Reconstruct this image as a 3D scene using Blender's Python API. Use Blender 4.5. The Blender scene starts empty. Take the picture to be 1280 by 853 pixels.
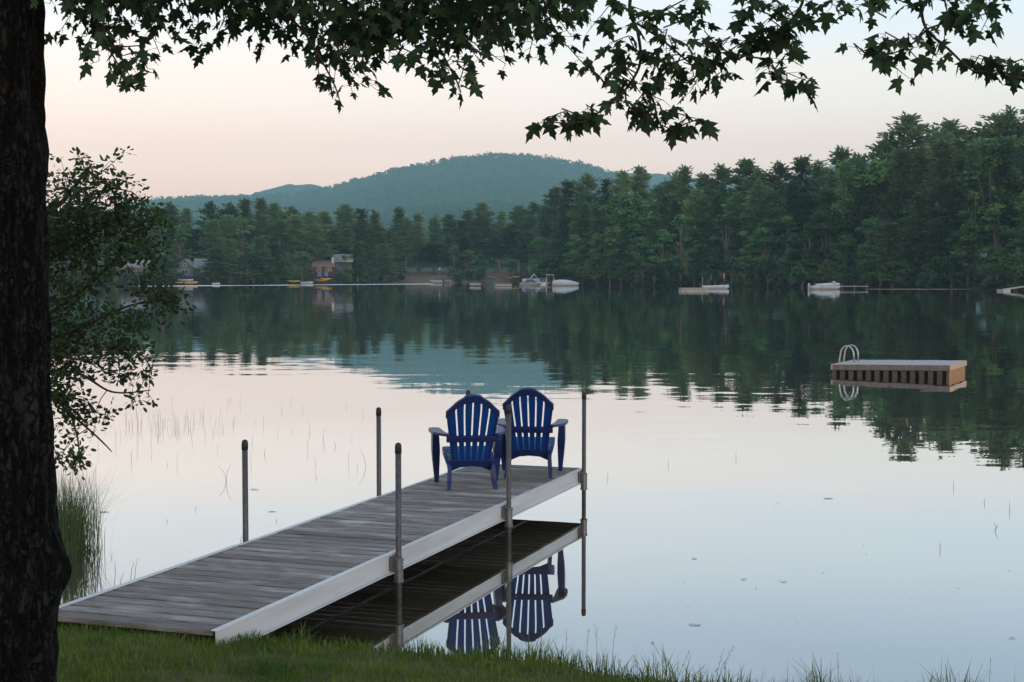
import bpy, math, random
import numpy as np
from mathutils import Vector, Matrix, noise as mn

random.seed(7)
RNG = np.random.default_rng(7)
PI = math.pi
S = bpy.context.scene
COL = S.collection
R = math.radians

# ------------------------------------------------------------------ camera
F, CX, CY, HOR, H = 1800.0, 640.0, 426.5, 343.0, 2.336      # photo pixels, eye height above the water
PITCH = math.atan((CY - HOR) / F)
CAMP = Vector((0, 0, H))
_fw = Vector((0, math.cos(PITCH), -math.sin(PITCH)))
_up = Vector((0, math.sin(PITCH), math.cos(PITCH)))


def ray(px, py):
    return Vector((1, 0, 0)) * ((px - CX) / F) + _fw + _up * (-(py - CY) / F)


def on_z(px, py, z):
    d = ray(px, py)
    return CAMP + d * ((z - H) / d.z)


def at_y(px, py, y):
    d = ray(px, py)
    return CAMP + d * (y / d.y)


cam = bpy.data.cameras.new('camera')
cam.sensor_width = 36
cam.lens = 36 * F / 1280
cam.clip_start = 0.05
cam.clip_end = 8000
co = bpy.data.objects.new('camera', cam)
co.location = CAMP
co.rotation_euler = (PI / 2 - PITCH, 0, 0)
COL.objects.link(co)
S.camera = co

S.view_settings.view_transform = 'Standard'
S.view_settings.look = 'None'
S.view_settings.gamma = 1
S.view_settings.exposure = 0
S.view_settings.use_curve_mapping = False
S.cycles.use_denoising = True
S.cycles.max_bounces = 6
S.cycles.volume_bounces = 1
S.cycles.caustics_reflective = False
S.cycles.caustics_refractive = False

# ------------------------------------------------------------------ world and sun
w = bpy.data.worlds.new('World')
S.world = w
w.use_nodes = True
nt = w.node_tree
for n in list(nt.nodes):
    nt.nodes.remove(n)
N = nt.nodes.new
L = nt.links.new
out = N('ShaderNodeOutputWorld')
SUN_EL, SUN_AZ = 12.0, 152.0          # degrees; compass azimuth, the view looks along 0
sky = N('ShaderNodeTexSky')
sky.sky_type = 'NISHITA'
sky.sun_disc = False
sky.sun_elevation = R(SUN_EL)
sky.sun_rotation = R(SUN_AZ)
bg1 = N('ShaderNodeBackground')
bg1.inputs['Strength'].default_value = 0.05
L(sky.outputs[0], bg1.inputs['Color'])
tc = N('ShaderNodeTexCoord')
sep = N('ShaderNodeSeparateXYZ')
L(tc.outputs['Generated'], sep.inputs[0])
rampn = N('ShaderNodeValToRGB')
cr = rampn.color_ramp
cr.interpolation = 'EASE'
stops = [(0.0, (1.06, 0.62, 0.51)), (0.045, (1.18, 0.69, 0.56)), (0.085, (1.42, 0.90, 0.70)), (0.125, (1.36, 1.03, 0.84)), (0.175, (1.08, 1.01, 0.97)),
         (0.26, (0.75, 0.84, 0.93)), (0.42, (0.58, 0.69, 0.84)), (1.0, (0.40, 0.50, 0.66))]
while len(cr.elements) < len(stops):
    cr.elements.new(0.5)
for e, (p, c) in zip(cr.elements, stops):
    e.position = p
    e.color = (*c, 1)
L(sep.outputs['Z'], rampn.inputs[0])
# warmer to the left of the view, cooler to the right
mrx = N('ShaderNodeMapRange')
mrx.inputs['From Min'].default_value = -0.35
mrx.inputs['From Max'].default_value = 0.35
L(sep.outputs['X'], mrx.inputs['Value'])
tint = N('ShaderNodeMix')
tint.data_type = 'RGBA'
tint.inputs['A'].default_value = (1.08, 1.02, 0.97, 1)
tint.inputs['B'].default_value = (0.81, 0.92, 1.0, 1)
L(mrx.outputs[0], tint.inputs['Factor'])
mul = N('ShaderNodeMix')
mul.data_type = 'RGBA'
mul.blend_type = 'MULTIPLY'
mul.inputs['Factor'].default_value = 1
L(rampn.outputs[0], mul.inputs['A'])
L(tint.outputs['Result'], mul.inputs['B'])
bg2 = N('ShaderNodeBackground')
bg2.inputs['Strength'].default_value = 0.98
L(mul.outputs['Result'], bg2.inputs['Color'])
add = N('ShaderNodeAddShader')
L(bg1.outputs[0], add.inputs[0])
L(bg2.outputs[0], add.inputs[1])
L(add.outputs[0], out.inputs['Surface'])

sl = bpy.data.lights.new('sun', 'SUN')
sl.energy = 0.9
sl.angle = R(18)
sl.color = (1.0, 0.85, 0.72)
so = bpy.data.objects.new('sun', sl)
az = R(SUN_AZ)
sund = Vector((math.sin(az) * math.cos(R(SUN_EL)), math.cos(az) * math.cos(R(SUN_EL)), math.sin(R(SUN_EL))))
so.rotation_euler = (-sund).to_track_quat('-Z', 'Y').to_euler()
so.location = (10, -30, 30)
COL.objects.link(so)

# ------------------------------------------------------------------ materials


def newmat(name):
    m = bpy.data.materials.new(name)
    m.use_nodes = True
    t = m.node_tree
    for n in list(t.nodes):
        t.nodes.remove(n)
    o = t.nodes.new('ShaderNodeOutputMaterial')
    return m, t, o


def mix(t, fac, a, b, blend='MIX'):
    n = t.nodes.new('ShaderNodeMix')
    n.data_type = 'RGBA'
    n.blend_type = blend
    for key, v in (('Factor', fac), ('A', a), ('B', b)):
        if isinstance(v, (int, float)):
            n.inputs[key].default_value = v
        elif isinstance(v, tuple):
            n.inputs[key].default_value = (*v[:3], 1)
        else:
            t.links.new(v, n.inputs[key])
    return n.outputs['Result']


def noise(t, scale, detail=3, vec=None, sc=None, rough=0.55, dist=0.0):
    n = t.nodes.new('ShaderNodeTexNoise')
    n.inputs['Scale'].default_value = scale
    n.inputs['Detail'].default_value = detail
    n.inputs['Roughness'].default_value = rough
    n.inputs['Distortion'].default_value = dist
    c = t.nodes.new('ShaderNodeTexCoord')
    v = vec or c.outputs['Object']
    if sc:
        mp = t.nodes.new('ShaderNodeMapping')
        mp.inputs['Scale'].default_value = sc
        t.links.new(v, mp.inputs['Vector'])
        v = mp.outputs[0]
    t.links.new(v, n.inputs['Vector'])
    return n


def rng(t, v, a, b, c=0.0, d=1.0, smooth=False):
    n = t.nodes.new('ShaderNodeMapRange')
    n.inputs['From Min'].default_value = a
    n.inputs['From Max'].default_value = b
    n.inputs['To Min'].default_value = c
    n.inputs['To Max'].default_value = d
    if smooth:
        n.interpolation_type = 'SMOOTHSTEP'
    t.links.new(v, n.inputs['Value'])
    return n.outputs[0]


def mat(name, c1, c2=None, scale=8.0, rough=0.6, spec=0.3, metal=0.0, bump=0.0, sc=None, detail=4, bdist=0.01, lo=0.3, hi=0.7):
    m, t, o = newmat(name)
    p = t.nodes.new('ShaderNodeBsdfPrincipled')
    p.inputs['Roughness'].default_value = rough
    p.inputs['Specular IOR Level'].default_value = spec
    p.inputs['Metallic'].default_value = metal
    t.links.new(p.outputs[0], o.inputs[0])
    n = noise(t, scale, detail, sc=sc)
    f = rng(t, n.outputs['Fac'], lo, hi)
    t.links.new(mix(t, f, c1, c2 or tuple(x * 0.75 for x in c1)), p.inputs['Base Color'])
    if bump:
        b = t.nodes.new('ShaderNodeBump')
        b.inputs['Strength'].default_value = bump
        b.inputs['Distance'].default_value = bdist
        t.links.new(n.outputs['Fac'], b.inputs['Height'])
        t.links.new(b.outputs[0], p.inputs['Normal'])
    return m


def leafmat(name, ca, cb, cc, scale=0.25, trans=0.3, obj_random=True, rough=True):
    """foliage: colour drifts over the crown and from plant to plant, thin leaves pass some light"""
    m, t, o = newmat(name)
    n = noise(t, scale, 3)
    c = mix(t, rng(t, n.outputs['Fac'], 0.35, 0.65), ca, cb)
    n2 = noise(t, scale * 9, 2)
    c = mix(t, rng(t, n2.outputs['Fac'], 0.5, 0.75), c, cc)
    if obj_random:
        oi = t.nodes.new('ShaderNodeObjectInfo')
        hs = t.nodes.new('ShaderNodeHueSaturation')
        t.links.new(c, hs.inputs['Color'])
        t.links.new(rng(t, oi.outputs['Random'], 0, 1, 0.475, 0.52), hs.inputs['Hue'])
        mm = t.nodes.new('ShaderNodeMath')
        mm.operation = 'MULTIPLY'
        mm.inputs[1].default_value = 7.31
        t.links.new(oi.outputs['Random'], mm.inputs[0])
        fr = t.nodes.new('ShaderNodeMath')
        fr.operation = 'FRACT'
        t.links.new(mm.outputs[0], fr.inputs[0])
        t.links.new(rng(t, fr.outputs[0], 0, 1, 0.52, 1.42), hs.inputs['Value'])
        c = hs.outputs[0]
    d = t.nodes.new('ShaderNodeBsdfDiffuse')
    tr = t.nodes.new('ShaderNodeBsdfTranslucent')
    t.links.new(c, d.inputs[0])
    t.links.new(c, tr.inputs[0])
    ms = t.nodes.new('ShaderNodeMixShader')
    ms.inputs[0].default_value = trans
    t.links.new(d.outputs[0], ms.inputs[1])
    t.links.new(tr.outputs[0], ms.inputs[2])
    t.links.new(ms.outputs[0], o.inputs[0])
    return m


M = {}
M['galv'] = mat('galvanised_steel', (0.10, 0.103, 0.108), (0.055, 0.056, 0.062), 30, 0.55, 0.4, 0.4, 0.1)
M['galv_socket'] = mat('galvanised_socket', (0.17, 0.175, 0.18), (0.10, 0.10, 0.107), 25, 0.5, 0.5, 0.5, 0.1)
M['cap'] = mat('black_cap', (0.03, 0.03, 0.032), None, 20, 0.6)
M['alu'] = mat('weathered_aluminium', (0.60, 0.605, 0.61), (0.46, 0.465, 0.47), 3.0, 0.5, 0.4, 0.15, 0.05, sc=(1, 0.3, 4))
M['darkframe'] = mat('dark_frame', (0.09, 0.085, 0.08), None, 6, 0.7)  # plain dark brown for under-frame and float parts
M['blue'] = None
M['raft_deck'] = mat('raft_decking', (0.44, 0.41, 0.40), (0.33, 0.31, 0.31), 9, 0.8, 0.2, 0, 0.1)
M['raft_side'] = mat('raft_side_boards', (0.20, 0.175, 0.17), (0.135, 0.12, 0.115), 6, 0.8, 0.2, 0, 0.1)
M['raft_block'] = mat('raft_skirt_blocks', (0.11, 0.09, 0.078), (0.075, 0.062, 0.054), 5, 0.8, 0.2)
M['raft_tan'] = mat('raft_tan_board', (0.56, 0.45, 0.34), (0.46, 0.36, 0.27), 6, 0.8, 0.2)
M['raft_wood'] = mat('raft_orange_wood', (0.46, 0.26, 0.12), (0.36, 0.19, 0.085), 5, 0.75, 0.2, sc=(1, 1, 6))
M['raft_gap'] = mat('raft_black_float', (0.008, 0.008, 0.008), None, 5, 0.8)
M['red'] = mat('red_reflector', (0.25, 0.03, 0.02), None, 5, 0.5)
M['ladder'] = mat('ladder_tube', (0.42, 0.43, 0.44), (0.35, 0.36, 0.37), 10, 0.35, 0.5, 0.6)
M['white'] = mat('white_gelcoat', (0.42, 0.45, 0.48), (0.33, 0.36, 0.39), 2, 0.5, 0.3)
M['cover'] = mat('grey_boat_cover', (0.48, 0.52, 0.56), (0.36, 0.40, 0.44), 1.2, 0.8, 0.2, 0, 0.4, bdist=0.1)
M['navy'] = mat('navy_hull', (0.03, 0.05, 0.10), None, 2, 0.35, 0.5)
M['dark'] = mat('dark_vinyl', (0.02, 0.022, 0.025), None, 2, 0.6)
M['yellow'] = mat('yellow_plastic', (0.62, 0.42, 0.03), None, 2, 0.5)
M['orange'] = mat('orange_plastic', (0.62, 0.20, 0.04), None, 2, 0.5)
M['teal'] = mat('teal_plastic', (0.08, 0.40, 0.36), None, 2, 0.5)
M['redboat'] = mat('red_plastic', (0.45, 0.05, 0.04), None, 2, 0.5)
M['tan'] = mat('tan_canvas', (0.46, 0.33, 0.16), (0.36, 0.26, 0.12), 1.5, 0.7)
M['palewood'] = mat('pale_planks', (0.36, 0.345, 0.31), (0.27, 0.26, 0.24), 3, 0.8)
M['greypaint'] = mat('grey_clapboard', (0.10, 0.12, 0.14), (0.075, 0.09, 0.105), 1, 0.8, sc=(0.3, 0.3, 6))
M['greyroof'] = mat('pale_shingle_roof', (0.22, 0.24, 0.25), (0.17, 0.18, 0.19), 3, 0.9)
M['brownwall'] = mat('brown_boards', (0.16, 0.11, 0.085), (0.11, 0.08, 0.06), 1, 0.8)
M['redwall'] = mat('barn_red_boards', (0.10, 0.028, 0.025), (0.075, 0.022, 0.02), 1, 0.8)
M['tanroof'] = mat('tan_shingle_roof', (0.22, 0.155, 0.115), (0.17, 0.12, 0.09), 3, 0.9)
M['glass'] = mat('window_glass', (0.05, 0.06, 0.07), None, 1, 0.15, 0.6)
M['trim'] = mat('white_trim', (0.38, 0.39, 0.39), None, 2, 0.6)
M['bluechair'] = mat('slate_blue_paint', (0.17, 0.24, 0.36), None, 2, 0.6)
M['lampwhite'] = mat('white_globe', (0.8, 0.8, 0.78), None, 2, 0.4)
M['bark_far'] = mat('pine_bark', (0.20, 0.17, 0.145), (0.13, 0.11, 0.095), 2, 0.9, 0.1)
M['bark_birch'] = mat('pale_bark', (0.20, 0.18, 0.155), (0.12, 0.11, 0.09), 2, 0.9, 0.1)
M['twig'] = mat('twig_bark', (0.05, 0.038, 0.032), (0.035, 0.028, 0.024), 20, 0.9, 0.1)

# chair plastic: glossy blue, thin slats let some light through
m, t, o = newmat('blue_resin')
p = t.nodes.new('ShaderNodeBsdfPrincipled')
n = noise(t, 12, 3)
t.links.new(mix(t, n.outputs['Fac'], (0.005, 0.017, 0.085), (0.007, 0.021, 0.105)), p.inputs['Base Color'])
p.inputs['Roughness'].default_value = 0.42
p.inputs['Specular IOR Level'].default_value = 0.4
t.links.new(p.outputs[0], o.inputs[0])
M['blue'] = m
m, t, o = newmat('blue_resin_slats')
p = t.nodes.new('ShaderNodeBsdfPrincipled')
n = noise(t, 12, 3)
c = mix(t, n.outputs['Fac'], (0.002, 0.055, 0.26), (0.003, 0.064, 0.30))
t.links.new(c, p.inputs['Base Color'])
p.inputs['Roughness'].default_value = 0.45
p.inputs['Specular IOR Level'].default_value = 0.35
tr = t.nodes.new('ShaderNodeBsdfTranslucent')
tr.inputs[0].default_value = (0.003, 0.06, 0.26, 1)
ms = t.nodes.new('ShaderNodeMixShader')
ms.inputs[0].default_value = 0.3
t.links.new(p.outputs[0], ms.inputs[1])
t.links.new(tr.outputs[0], ms.inputs[2])
t.links.new(ms.outputs[0], o.inputs[0])
M['blueslat'] = m

# dock planks: weathered grey, grain along the plank (local x), each board its own tone
m, t, o = newmat('weathered_planks')
p = t.nodes.new('ShaderNodeBsdfPrincipled')
p.inputs['Roughness'].default_value = 0.75
p.inputs['Specular IOR Level'].default_value = 0.25
at = t.nodes.new('ShaderNodeAttribute')
at.attribute_name = 'tone'
g = noise(t, 14, 6, sc=(0.30, 6, 5), rough=0.72)
g2 = noise(t, 3.5, 4, sc=(0.6, 1.6, 1))
base = mix(t, rng(t, g.outputs['Fac'], 0.3, 0.7), (0.060, 0.054, 0.050), (0.29, 0.272, 0.26))
base = mix(t, rng(t, g2.outputs['Fac'], 0.52, 0.75, 0, 0.7), base, (0.46, 0.46, 0.475))
base = mix(t, 1.0, base, at.outputs['Color'], 'MULTIPLY')
t.links.new(base, p.inputs['Base Color'])
b = t.nodes.new('ShaderNodeBump')
b.inputs['Strength'].default_value = 0.5
b.inputs['Distance'].default_value = 0.004
t.links.new(g.outputs['Fac'], b.inputs['Height'])
t.links.new(b.outputs[0], p.inputs['Normal'])
t.links.new(p.outputs[0], o.inputs[0])
M['plank'] = m

# maple bark near the camera
m, t, o = newmat('maple_bark')
p = t.nodes.new('ShaderNodeBsdfPrincipled')
p.inputs['Roughness'].default_value = 0.9
p.inputs['Specular IOR Level'].default_value = 0.15
g = noise(t, 30, 7, sc=(1.2, 1.2, 0.38), rough=0.75, dist=0.5)
g2 = noise(t, 4, 3)
g3 = noise(t, 30, 3)
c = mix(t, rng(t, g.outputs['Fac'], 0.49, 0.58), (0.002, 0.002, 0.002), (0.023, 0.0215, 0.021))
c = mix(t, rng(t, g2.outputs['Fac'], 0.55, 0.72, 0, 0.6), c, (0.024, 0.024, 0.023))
vd = noise(t, 9, 3)
vadd = t.nodes.new('ShaderNodeVectorMath')
vadd.operation = 'MULTIPLY_ADD'
vadd.inputs[1].default_value = (0.16, 0.16, 0.30)
tcv = t.nodes.new('ShaderNodeTexCoord')
t.links.new(vd.outputs['Color'], vadd.inputs[0])
t.links.new(tcv.outputs['Object'], vadd.inputs[2])
vmp = t.nodes.new('ShaderNodeMapping')
vmp.inputs['Scale'].default_value = (1, 1, 0.24)
t.links.new(vadd.outputs[0], vmp.inputs['Vector'])
vor = t.nodes.new('ShaderNodeTexVoronoi')
vor.feature = 'DISTANCE_TO_EDGE'
vor.inputs['Scale'].default_value = 26
t.links.new(vmp.outputs[0], vor.inputs['Vector'])
crack = rng(t, vor.outputs['Distance'], 0.02, 0.16)
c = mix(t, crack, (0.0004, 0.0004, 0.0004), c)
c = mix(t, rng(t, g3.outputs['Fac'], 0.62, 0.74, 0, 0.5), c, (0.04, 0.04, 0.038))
t.links.new(c, p.inputs['Base Color'])
b = t.nodes.new('ShaderNodeBump')
b.inputs['Strength'].default_value = 0.9
b.inputs['Distance'].default_value = 0.02
hsum = t.nodes.new('ShaderNodeMath')
hsum.operation = 'ADD'
t.links.new(crack, hsum.inputs[0])
t.links.new(g.outputs['Fac'], hsum.inputs[1])
t.links.new(hsum.outputs[0], b.inputs['Height'])
t.links.new(b.outputs[0], p.inputs['Normal'])
t.links.new(p.outputs[0], o.inputs[0])
M['bark'] = m

M['maple_leaf'] = leafmat('maple_leaf', (0.026, 0.052, 0.030), (0.038, 0.072, 0.038), (0.055, 0.098, 0.046), 0.9, 0.28, False)
M['sapling_leaf'] = leafmat('sapling_leaf', (0.027, 0.052, 0.026), (0.048, 0.084, 0.037), (0.08, 0.12, 0.054), 2.2, 0.3, False)
M['pine'] = leafmat('pine_needles', (0.088, 0.150, 0.070), (0.13, 0.21, 0.09), (0.18, 0.25, 0.105), 0.12, 0.34)
M['broad'] = leafmat('broad_leaves', (0.065, 0.14, 0.05), (0.105, 0.20, 0.07), (0.15, 0.255, 0.09), 0.16, 0.36)
M['bushleaf'] = leafmat('bush_leaves', (0.045, 0.095, 0.036), (0.075, 0.135, 0.05), (0.13, 0.20, 0.075), 0.4, 0.36)
M['hillleaf'] = leafmat('hill_forest_leaves', (0.020, 0.058, 0.030), (0.050, 0.125, 0.045), (0.080, 0.15, 0.05), 0.0035, 0.15, False)

# grass
m, t, o = newmat('grass_blades')
g = noise(t, 1.5, 3)
g2 = noise(t, 5, 2)
g3 = noise(t, 40, 2)
c = mix(t, rng(t, g.outputs['Fac'], 0.40, 0.60), (0.050, 0.112, 0.018), (0.165, 0.21, 0.046))
c = mix(t, rng(t, g2.outputs['Fac'], 0.45, 0.68, 0, 0.8), c, (0.10, 0.17, 0.03))
c = mix(t, rng(t, g3.outputs['Fac'], 0.58, 0.78, 0, 0.6), c, (0.24, 0.22, 0.10))
d = t.nodes.new('ShaderNodeBsdfDiffuse')
tr = t.nodes.new('ShaderNodeBsdfTranslucent')
t.links.new(c, d.inputs[0])
t.links.new(c, tr.inputs[0])
ms = t.nodes.new('ShaderNodeMixShader')
ms.inputs[0].default_value = 0.3
t.links.new(d.outputs[0], ms.inputs[1])
t.links.new(tr.outputs[0], ms.inputs[2])
t.links.new(ms.outputs[0], o.inputs[0])
M['grass'] = m
M['weed'] = leafmat('shore_weeds', (0.075, 0.12, 0.03), (0.10, 0.16, 0.04), (0.15, 0.15, 0.07), 1.5, 0.3, False)
M['straw'] = mat('seed_stems', (0.14, 0.13, 0.075), (0.10, 0.11, 0.05), 3, 0.8)
M['reed'] = leafmat('reed_blades', (0.085, 0.13, 0.055), (0.12, 0.175, 0.075), (0.15, 0.19, 0.09), 1.5, 0.3, False)
M['stalk'] = mat('water_stalks', (0.24, 0.24, 0.19), (0.16, 0.17, 0.12), 2, 0.8)
M['soil'] = mat('lawn_soil', (0.13, 0.105, 0.055), (0.05, 0.062, 0.018), 2.2, 0.95, 0.05, 0, 0.6, bdist=0.03)

m, t, o = newmat('forest_floor')
p = t.nodes.new('ShaderNodeBsdfPrincipled')
p.inputs['Roughness'].default_value = 0.95
p.inputs['Specular IOR Level'].default_value = 0.05
geo = t.nodes.new('ShaderNodeNewGeometry')
sp = t.nodes.new('ShaderNodeSeparateXYZ')
t.links.new(geo.outputs['Position'], sp.inputs[0])
g = noise(t, 0.3, 4)
sand = mix(t, rng(t, g.outputs['Fac'], 0.35, 0.65), (0.15, 0.105, 0.07), (0.20, 0.145, 0.095))
dk = mix(t, rng(t, g.outputs['Fac'], 0.35, 0.65), (0.022, 0.028, 0.016), (0.04, 0.036, 0.024))
mk = t.nodes.new('ShaderNodeMath')
mk.operation = 'MULTIPLY'
t.links.new(rng(t, sp.outputs['X'], -35, -30, 0, 1, True), mk.inputs[0])
t.links.new(rng(t, sp.outputs['X'], 2, -3, 0, 1, True), mk.inputs[1])
near = mix(t, mk.outputs[0], dk, sand)
far = mix(t, rng(t, g.outputs['Fac'], 0.35, 0.65), (0.02, 0.045, 0.022), (0.03, 0.06, 0.03))
t.links.new(mix(t, rng(t, sp.outputs['Y'], 430, 470), near, far), p.inputs['Base Color'])
t.links.new(p.outputs[0], o.inputs[0])
M['floor'] = m

# water: mirror at grazing angles, dark brown when looked into; ripples tilt the normal
m, t, o = newmat('lake_water')
geo = t.nodes.new('ShaderNodeNewGeometry')
sp = t.nodes.new('ShaderNodeSeparateXYZ')
t.links.new(geo.outputs['Position'], sp.inputs[0])
pos = geo.outputs['Position']
n1 = noise(t, 1.0, 2, vec=pos, sc=(0.42, 1.5, 1), rough=0.5, dist=0.2)
n2 = noise(t, 1.0, 2, vec=pos, sc=(1.8, 5.0, 1), rough=0.5)
patch = noise(t, 1.0, 2, vec=pos, sc=(0.022, 0.05, 1))


def vmath(op, a, b=None, s=None):
    n = t.nodes.new('ShaderNodeVectorMath')
    n.operation = op
    for i, v in enumerate((a, b)):
        if v is None:
            continue
        if isinstance(v, tuple):
            n.inputs[i].default_value = v
        else:
            t.links.new(v, n.inputs[i])
    if s is not None:
        if isinstance(s, float):
            n.inputs['Scale'].default_value = s
        else:
            t.links.new(s, n.inputs['Scale'])
    return n.outputs[0]


def math_(op, a, b):
    n = t.nodes.new('ShaderNodeMath')
    n.operation = op
    for i, v in enumerate((a, b)):
        if isinstance(v, float):
            n.inputs[i].default_value = v
        else:
            t.links.new(v, n.inputs[i])
    return n.outputs[0]


a1 = vmath('MULTIPLY', vmath('SUBTRACT', n1.outputs['Color'], (0.5, 0.5, 0.5)), (0.007, 0.017, 0))
a2 = vmath('MULTIPLY', vmath('SUBTRACT', n2.outputs['Color'], (0.5, 0.5, 0.5)), (0.005, 0.013, 0))
dist_fac = rng(t, sp.outputs['Y'], 9, 26, 0.34, 1.0)
patch_fac = rng(t, patch.outputs['Fac'], 0.35, 0.65, 0.45, 1.25)
# light breeze under the far left shore
bl = math_('ABSOLUTE', math_('SUBTRACT', math_('SUBTRACT', sp.outputs['Y'], math_('MULTIPLY', sp.outputs['X'], 1.29)), 374.0), 0.0)
band = math_('MULTIPLY', rng(t, bl, 13, 6, 0, 1, True), math_('MULTIPLY', rng(t, sp.outputs['X'], -14, -22, 0, 1, True), rng(t, sp.outputs['X'], -80, -66, 0, 1, True)))
amp = math_('MULTIPLY', dist_fac, patch_fac)
# steep little waves of the breeze: the faces one sees are those turned to the near shore
bn_ = noise(t, 1.0, 2, vec=pos, sc=(0.08, 0.45, 1))
steep = math_('MULTIPLY', band, rng(t, bn_.outputs['Fac'], 0.35, 0.6, 0.08, 0.26))
bv = t.nodes.new('ShaderNodeCombineXYZ')
t.links.new(math_('MULTIPLY', steep, -1.0), bv.inputs['Y'])
bv.inputs['Z'].default_value = 1.0
nn = vmath('NORMALIZE', vmath('ADD', vmath('SCALE', vmath('ADD', a1, a2), s=amp), bv.outputs[0]))
lw = t.nodes.new('ShaderNodeLayerWeight')
lw.inputs['Blend'].default_value = 0.5
rp = t.nodes.new('ShaderNodeValToRGB')
els = rp.color_ramp.elements
for pos_, v in ((0.45, 0.22), (0.86, 0.80), (0.925, 0.92)):
    e = els.new(pos_)
    e.color = (v, v, v, 1)
e = els.new(0.75)
e.color = (0.56, 0.56, 0.56, 1)
els[0].color = (0.06, 0.06, 0.06, 1)
els[-1].color = (0.97, 0.97, 0.97, 1)
t.links.new(lw.outputs['Facing'], rp.inputs[0])
gl = t.nodes.new('ShaderNodeBsdfGlossy')
gl.inputs['Roughness'].default_value = 0.0
gl.inputs['Color'].default_value = (0.97, 0.985, 1.0, 1)
t.links.new(nn, gl.inputs['Normal'])
df = t.nodes.new('ShaderNodeBsdfDiffuse')
bn = noise(t, 1.0, 4, vec=pos, sc=(0.8, 0.8, 1))
t.links.new(mix(t, bn.outputs['Fac'], (0.035, 0.029, 0.017), (0.10, 0.070, 0.040)), df.inputs[0])
ms = t.nodes.new('ShaderNodeMixShader')
t.links.new(rp.outputs[0], ms.inputs[0])
t.links.new(df.outputs[0], ms.inputs[1])
t.links.new(gl.outputs[0], ms.inputs[2])
t.links.new(ms.outputs[0], o.inputs[0])
M['water'] = m

# ------------------------------------------------------------------ mesh helpers


def link(o, parent=None):
    COL.objects.link(o)
    if parent is not None:
        o.parent = parent
    return o


def props(o, label=None, cat=None, group=None, kind=None):
    for k, v in (('label', label), ('category', cat), ('group', group), ('kind', kind)):
        if v:
            o[k] = v
    return o


def empty(name, loc, label=None, cat=None, rz=0, group=None):
    o = bpy.data.objects.new(name, None)
    o.empty_display_size = 0.2
    o.location = loc
    o.rotation_euler = (0, 0, rz)
    link(o)
    return props(o, label, cat, group)


def np_mesh(name, verts, faces, material, parent=None, smooth=False):
    """verts (N,3), faces (M,k) arrays of one face size"""
    verts = np.asarray(verts, dtype=np.float32)
    faces = np.asarray(faces, dtype=np.int32)
    me = bpy.data.meshes.new(name)
    me.vertices.add(len(verts))
    me.vertices.foreach_set('co', verts.ravel())
    k = faces.shape[1]
    me.loops.add(faces.size)
    me.loops.foreach_set('vertex_index', faces.ravel())
    me.polygons.add(len(faces))
    me.polygons.foreach_set('loop_start', np.arange(len(faces), dtype=np.int32) * k)
    if smooth:
        me.polygons.foreach_set('use_smooth', np.ones(len(faces), dtype=bool))
    me.update(calc_edges=True)
    me.materials.append(material)
    return link(bpy.data.objects.new(name, me), parent)


class MB:
    def __init__(s):
        s.v, s.f = [], []

    def add(s, vs, fs):
        o = len(s.v)
        s.v += [tuple(v) for v in vs]
        s.f += [tuple(i + o for i in f) for f in fs]

    def box(s, x0, x1, y0, y1, z0, z1, M4=None):
        vs = [Vector(p) for p in ((x0, y0, z0), (x1, y0, z0), (x1, y1, z0), (x0, y1, z0), (x0, y0, z1), (x1, y0, z1), (x1, y1, z1), (x0, y1, z1))]
        if M4:
            vs = [M4 @ v for v in vs]
        s.add(vs, [(0, 3, 2, 1), (4, 5, 6, 7), (0, 1, 5, 4), (1, 2, 6, 5), (2, 3, 7, 6), (3, 0, 4, 7)])

    def tube(s, pts, r, n=8, cap=True):
        pts = [Vector(p) for p in pts]
        rs = r if isinstance(r, (list, tuple)) else [r] * len(pts)
        rings = []
        u = None
        for i, p in enumerate(pts):
            d = (pts[min(i + 1, len(pts) - 1)] - pts[max(i - 1, 0)])
            d.normalize()
            if u is None:
                u = d.cross(Vector((0.31, 0.95, 0.02)))
                if u.length < 1e-3:
                    u = d.cross(Vector((1, 0, 0)))
            u = (u - d * u.dot(d))
            u.normalize()
            v = d.cross(u)
            rings.append([p + (u * math.cos(2 * PI * k / n) + v * math.sin(2 * PI * k / n)) * rs[i] for k in range(n)])
        s.loft(rings, cap)

    def loft(s, rings, cap=True, closed=True):
        n = len(rings[0])
        vs = [p for rg in rings for p in rg]
        fs = []
        for i in range(len(rings) - 1):
            for k in range(n if closed else n - 1):
                a, b = i * n + k, i * n + (k + 1) % n
                fs.append((a, b, b + n, a + n))
        if cap:
            fs.append(tuple(reversed(range(n))))
            fs.append(tuple(range((len(rings) - 1) * n, len(rings) * n)))
        s.add(vs, fs)

    def prism(s, poly, h, frame):
        """poly of (u,v) extruded by h along the frame's third axis; frame maps (u,v,w)"""
        n = len(poly)
        vs = [frame @ Vector((u, v, -h / 2)) for u, v in poly] + [frame @ Vector((u, v, h / 2)) for u, v in poly]
        fs = [tuple(reversed(range(n))), tuple(range(n, 2 * n))] + [(k, (k + 1) % n, (k + 1) % n + n, k + n) for k in range(n)]
        s.add(vs, fs)

    def build(s, name, material, parent=None, smooth=False, bevel=0.0, origin=None):
        me = bpy.data.meshes.new(name)
        vs = s.v if origin is None else [tuple(Vector(v) - Vector(origin)) for v in s.v]
        me.from_pydata(vs, [], s.f)
        me.materials.append(material)
        if smooth:
            me.polygons.foreach_set('use_smooth', np.ones(len(me.polygons), dtype=bool))
        me.update()
        o = link(bpy.data.objects.new(name, me), parent)
        if bevel:
            b = o.modifiers.new('bevel', 'BEVEL')
            b.width = bevel
            b.segments = 2
            b.limit_method = 'ANGLE'
        return o


def lerp(a, b, t):
    return a + (b - a) * t


def interp(x, pts):
    return float(np.interp(x, [p[0] for p in pts], [p[1] for p in pts]))


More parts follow.
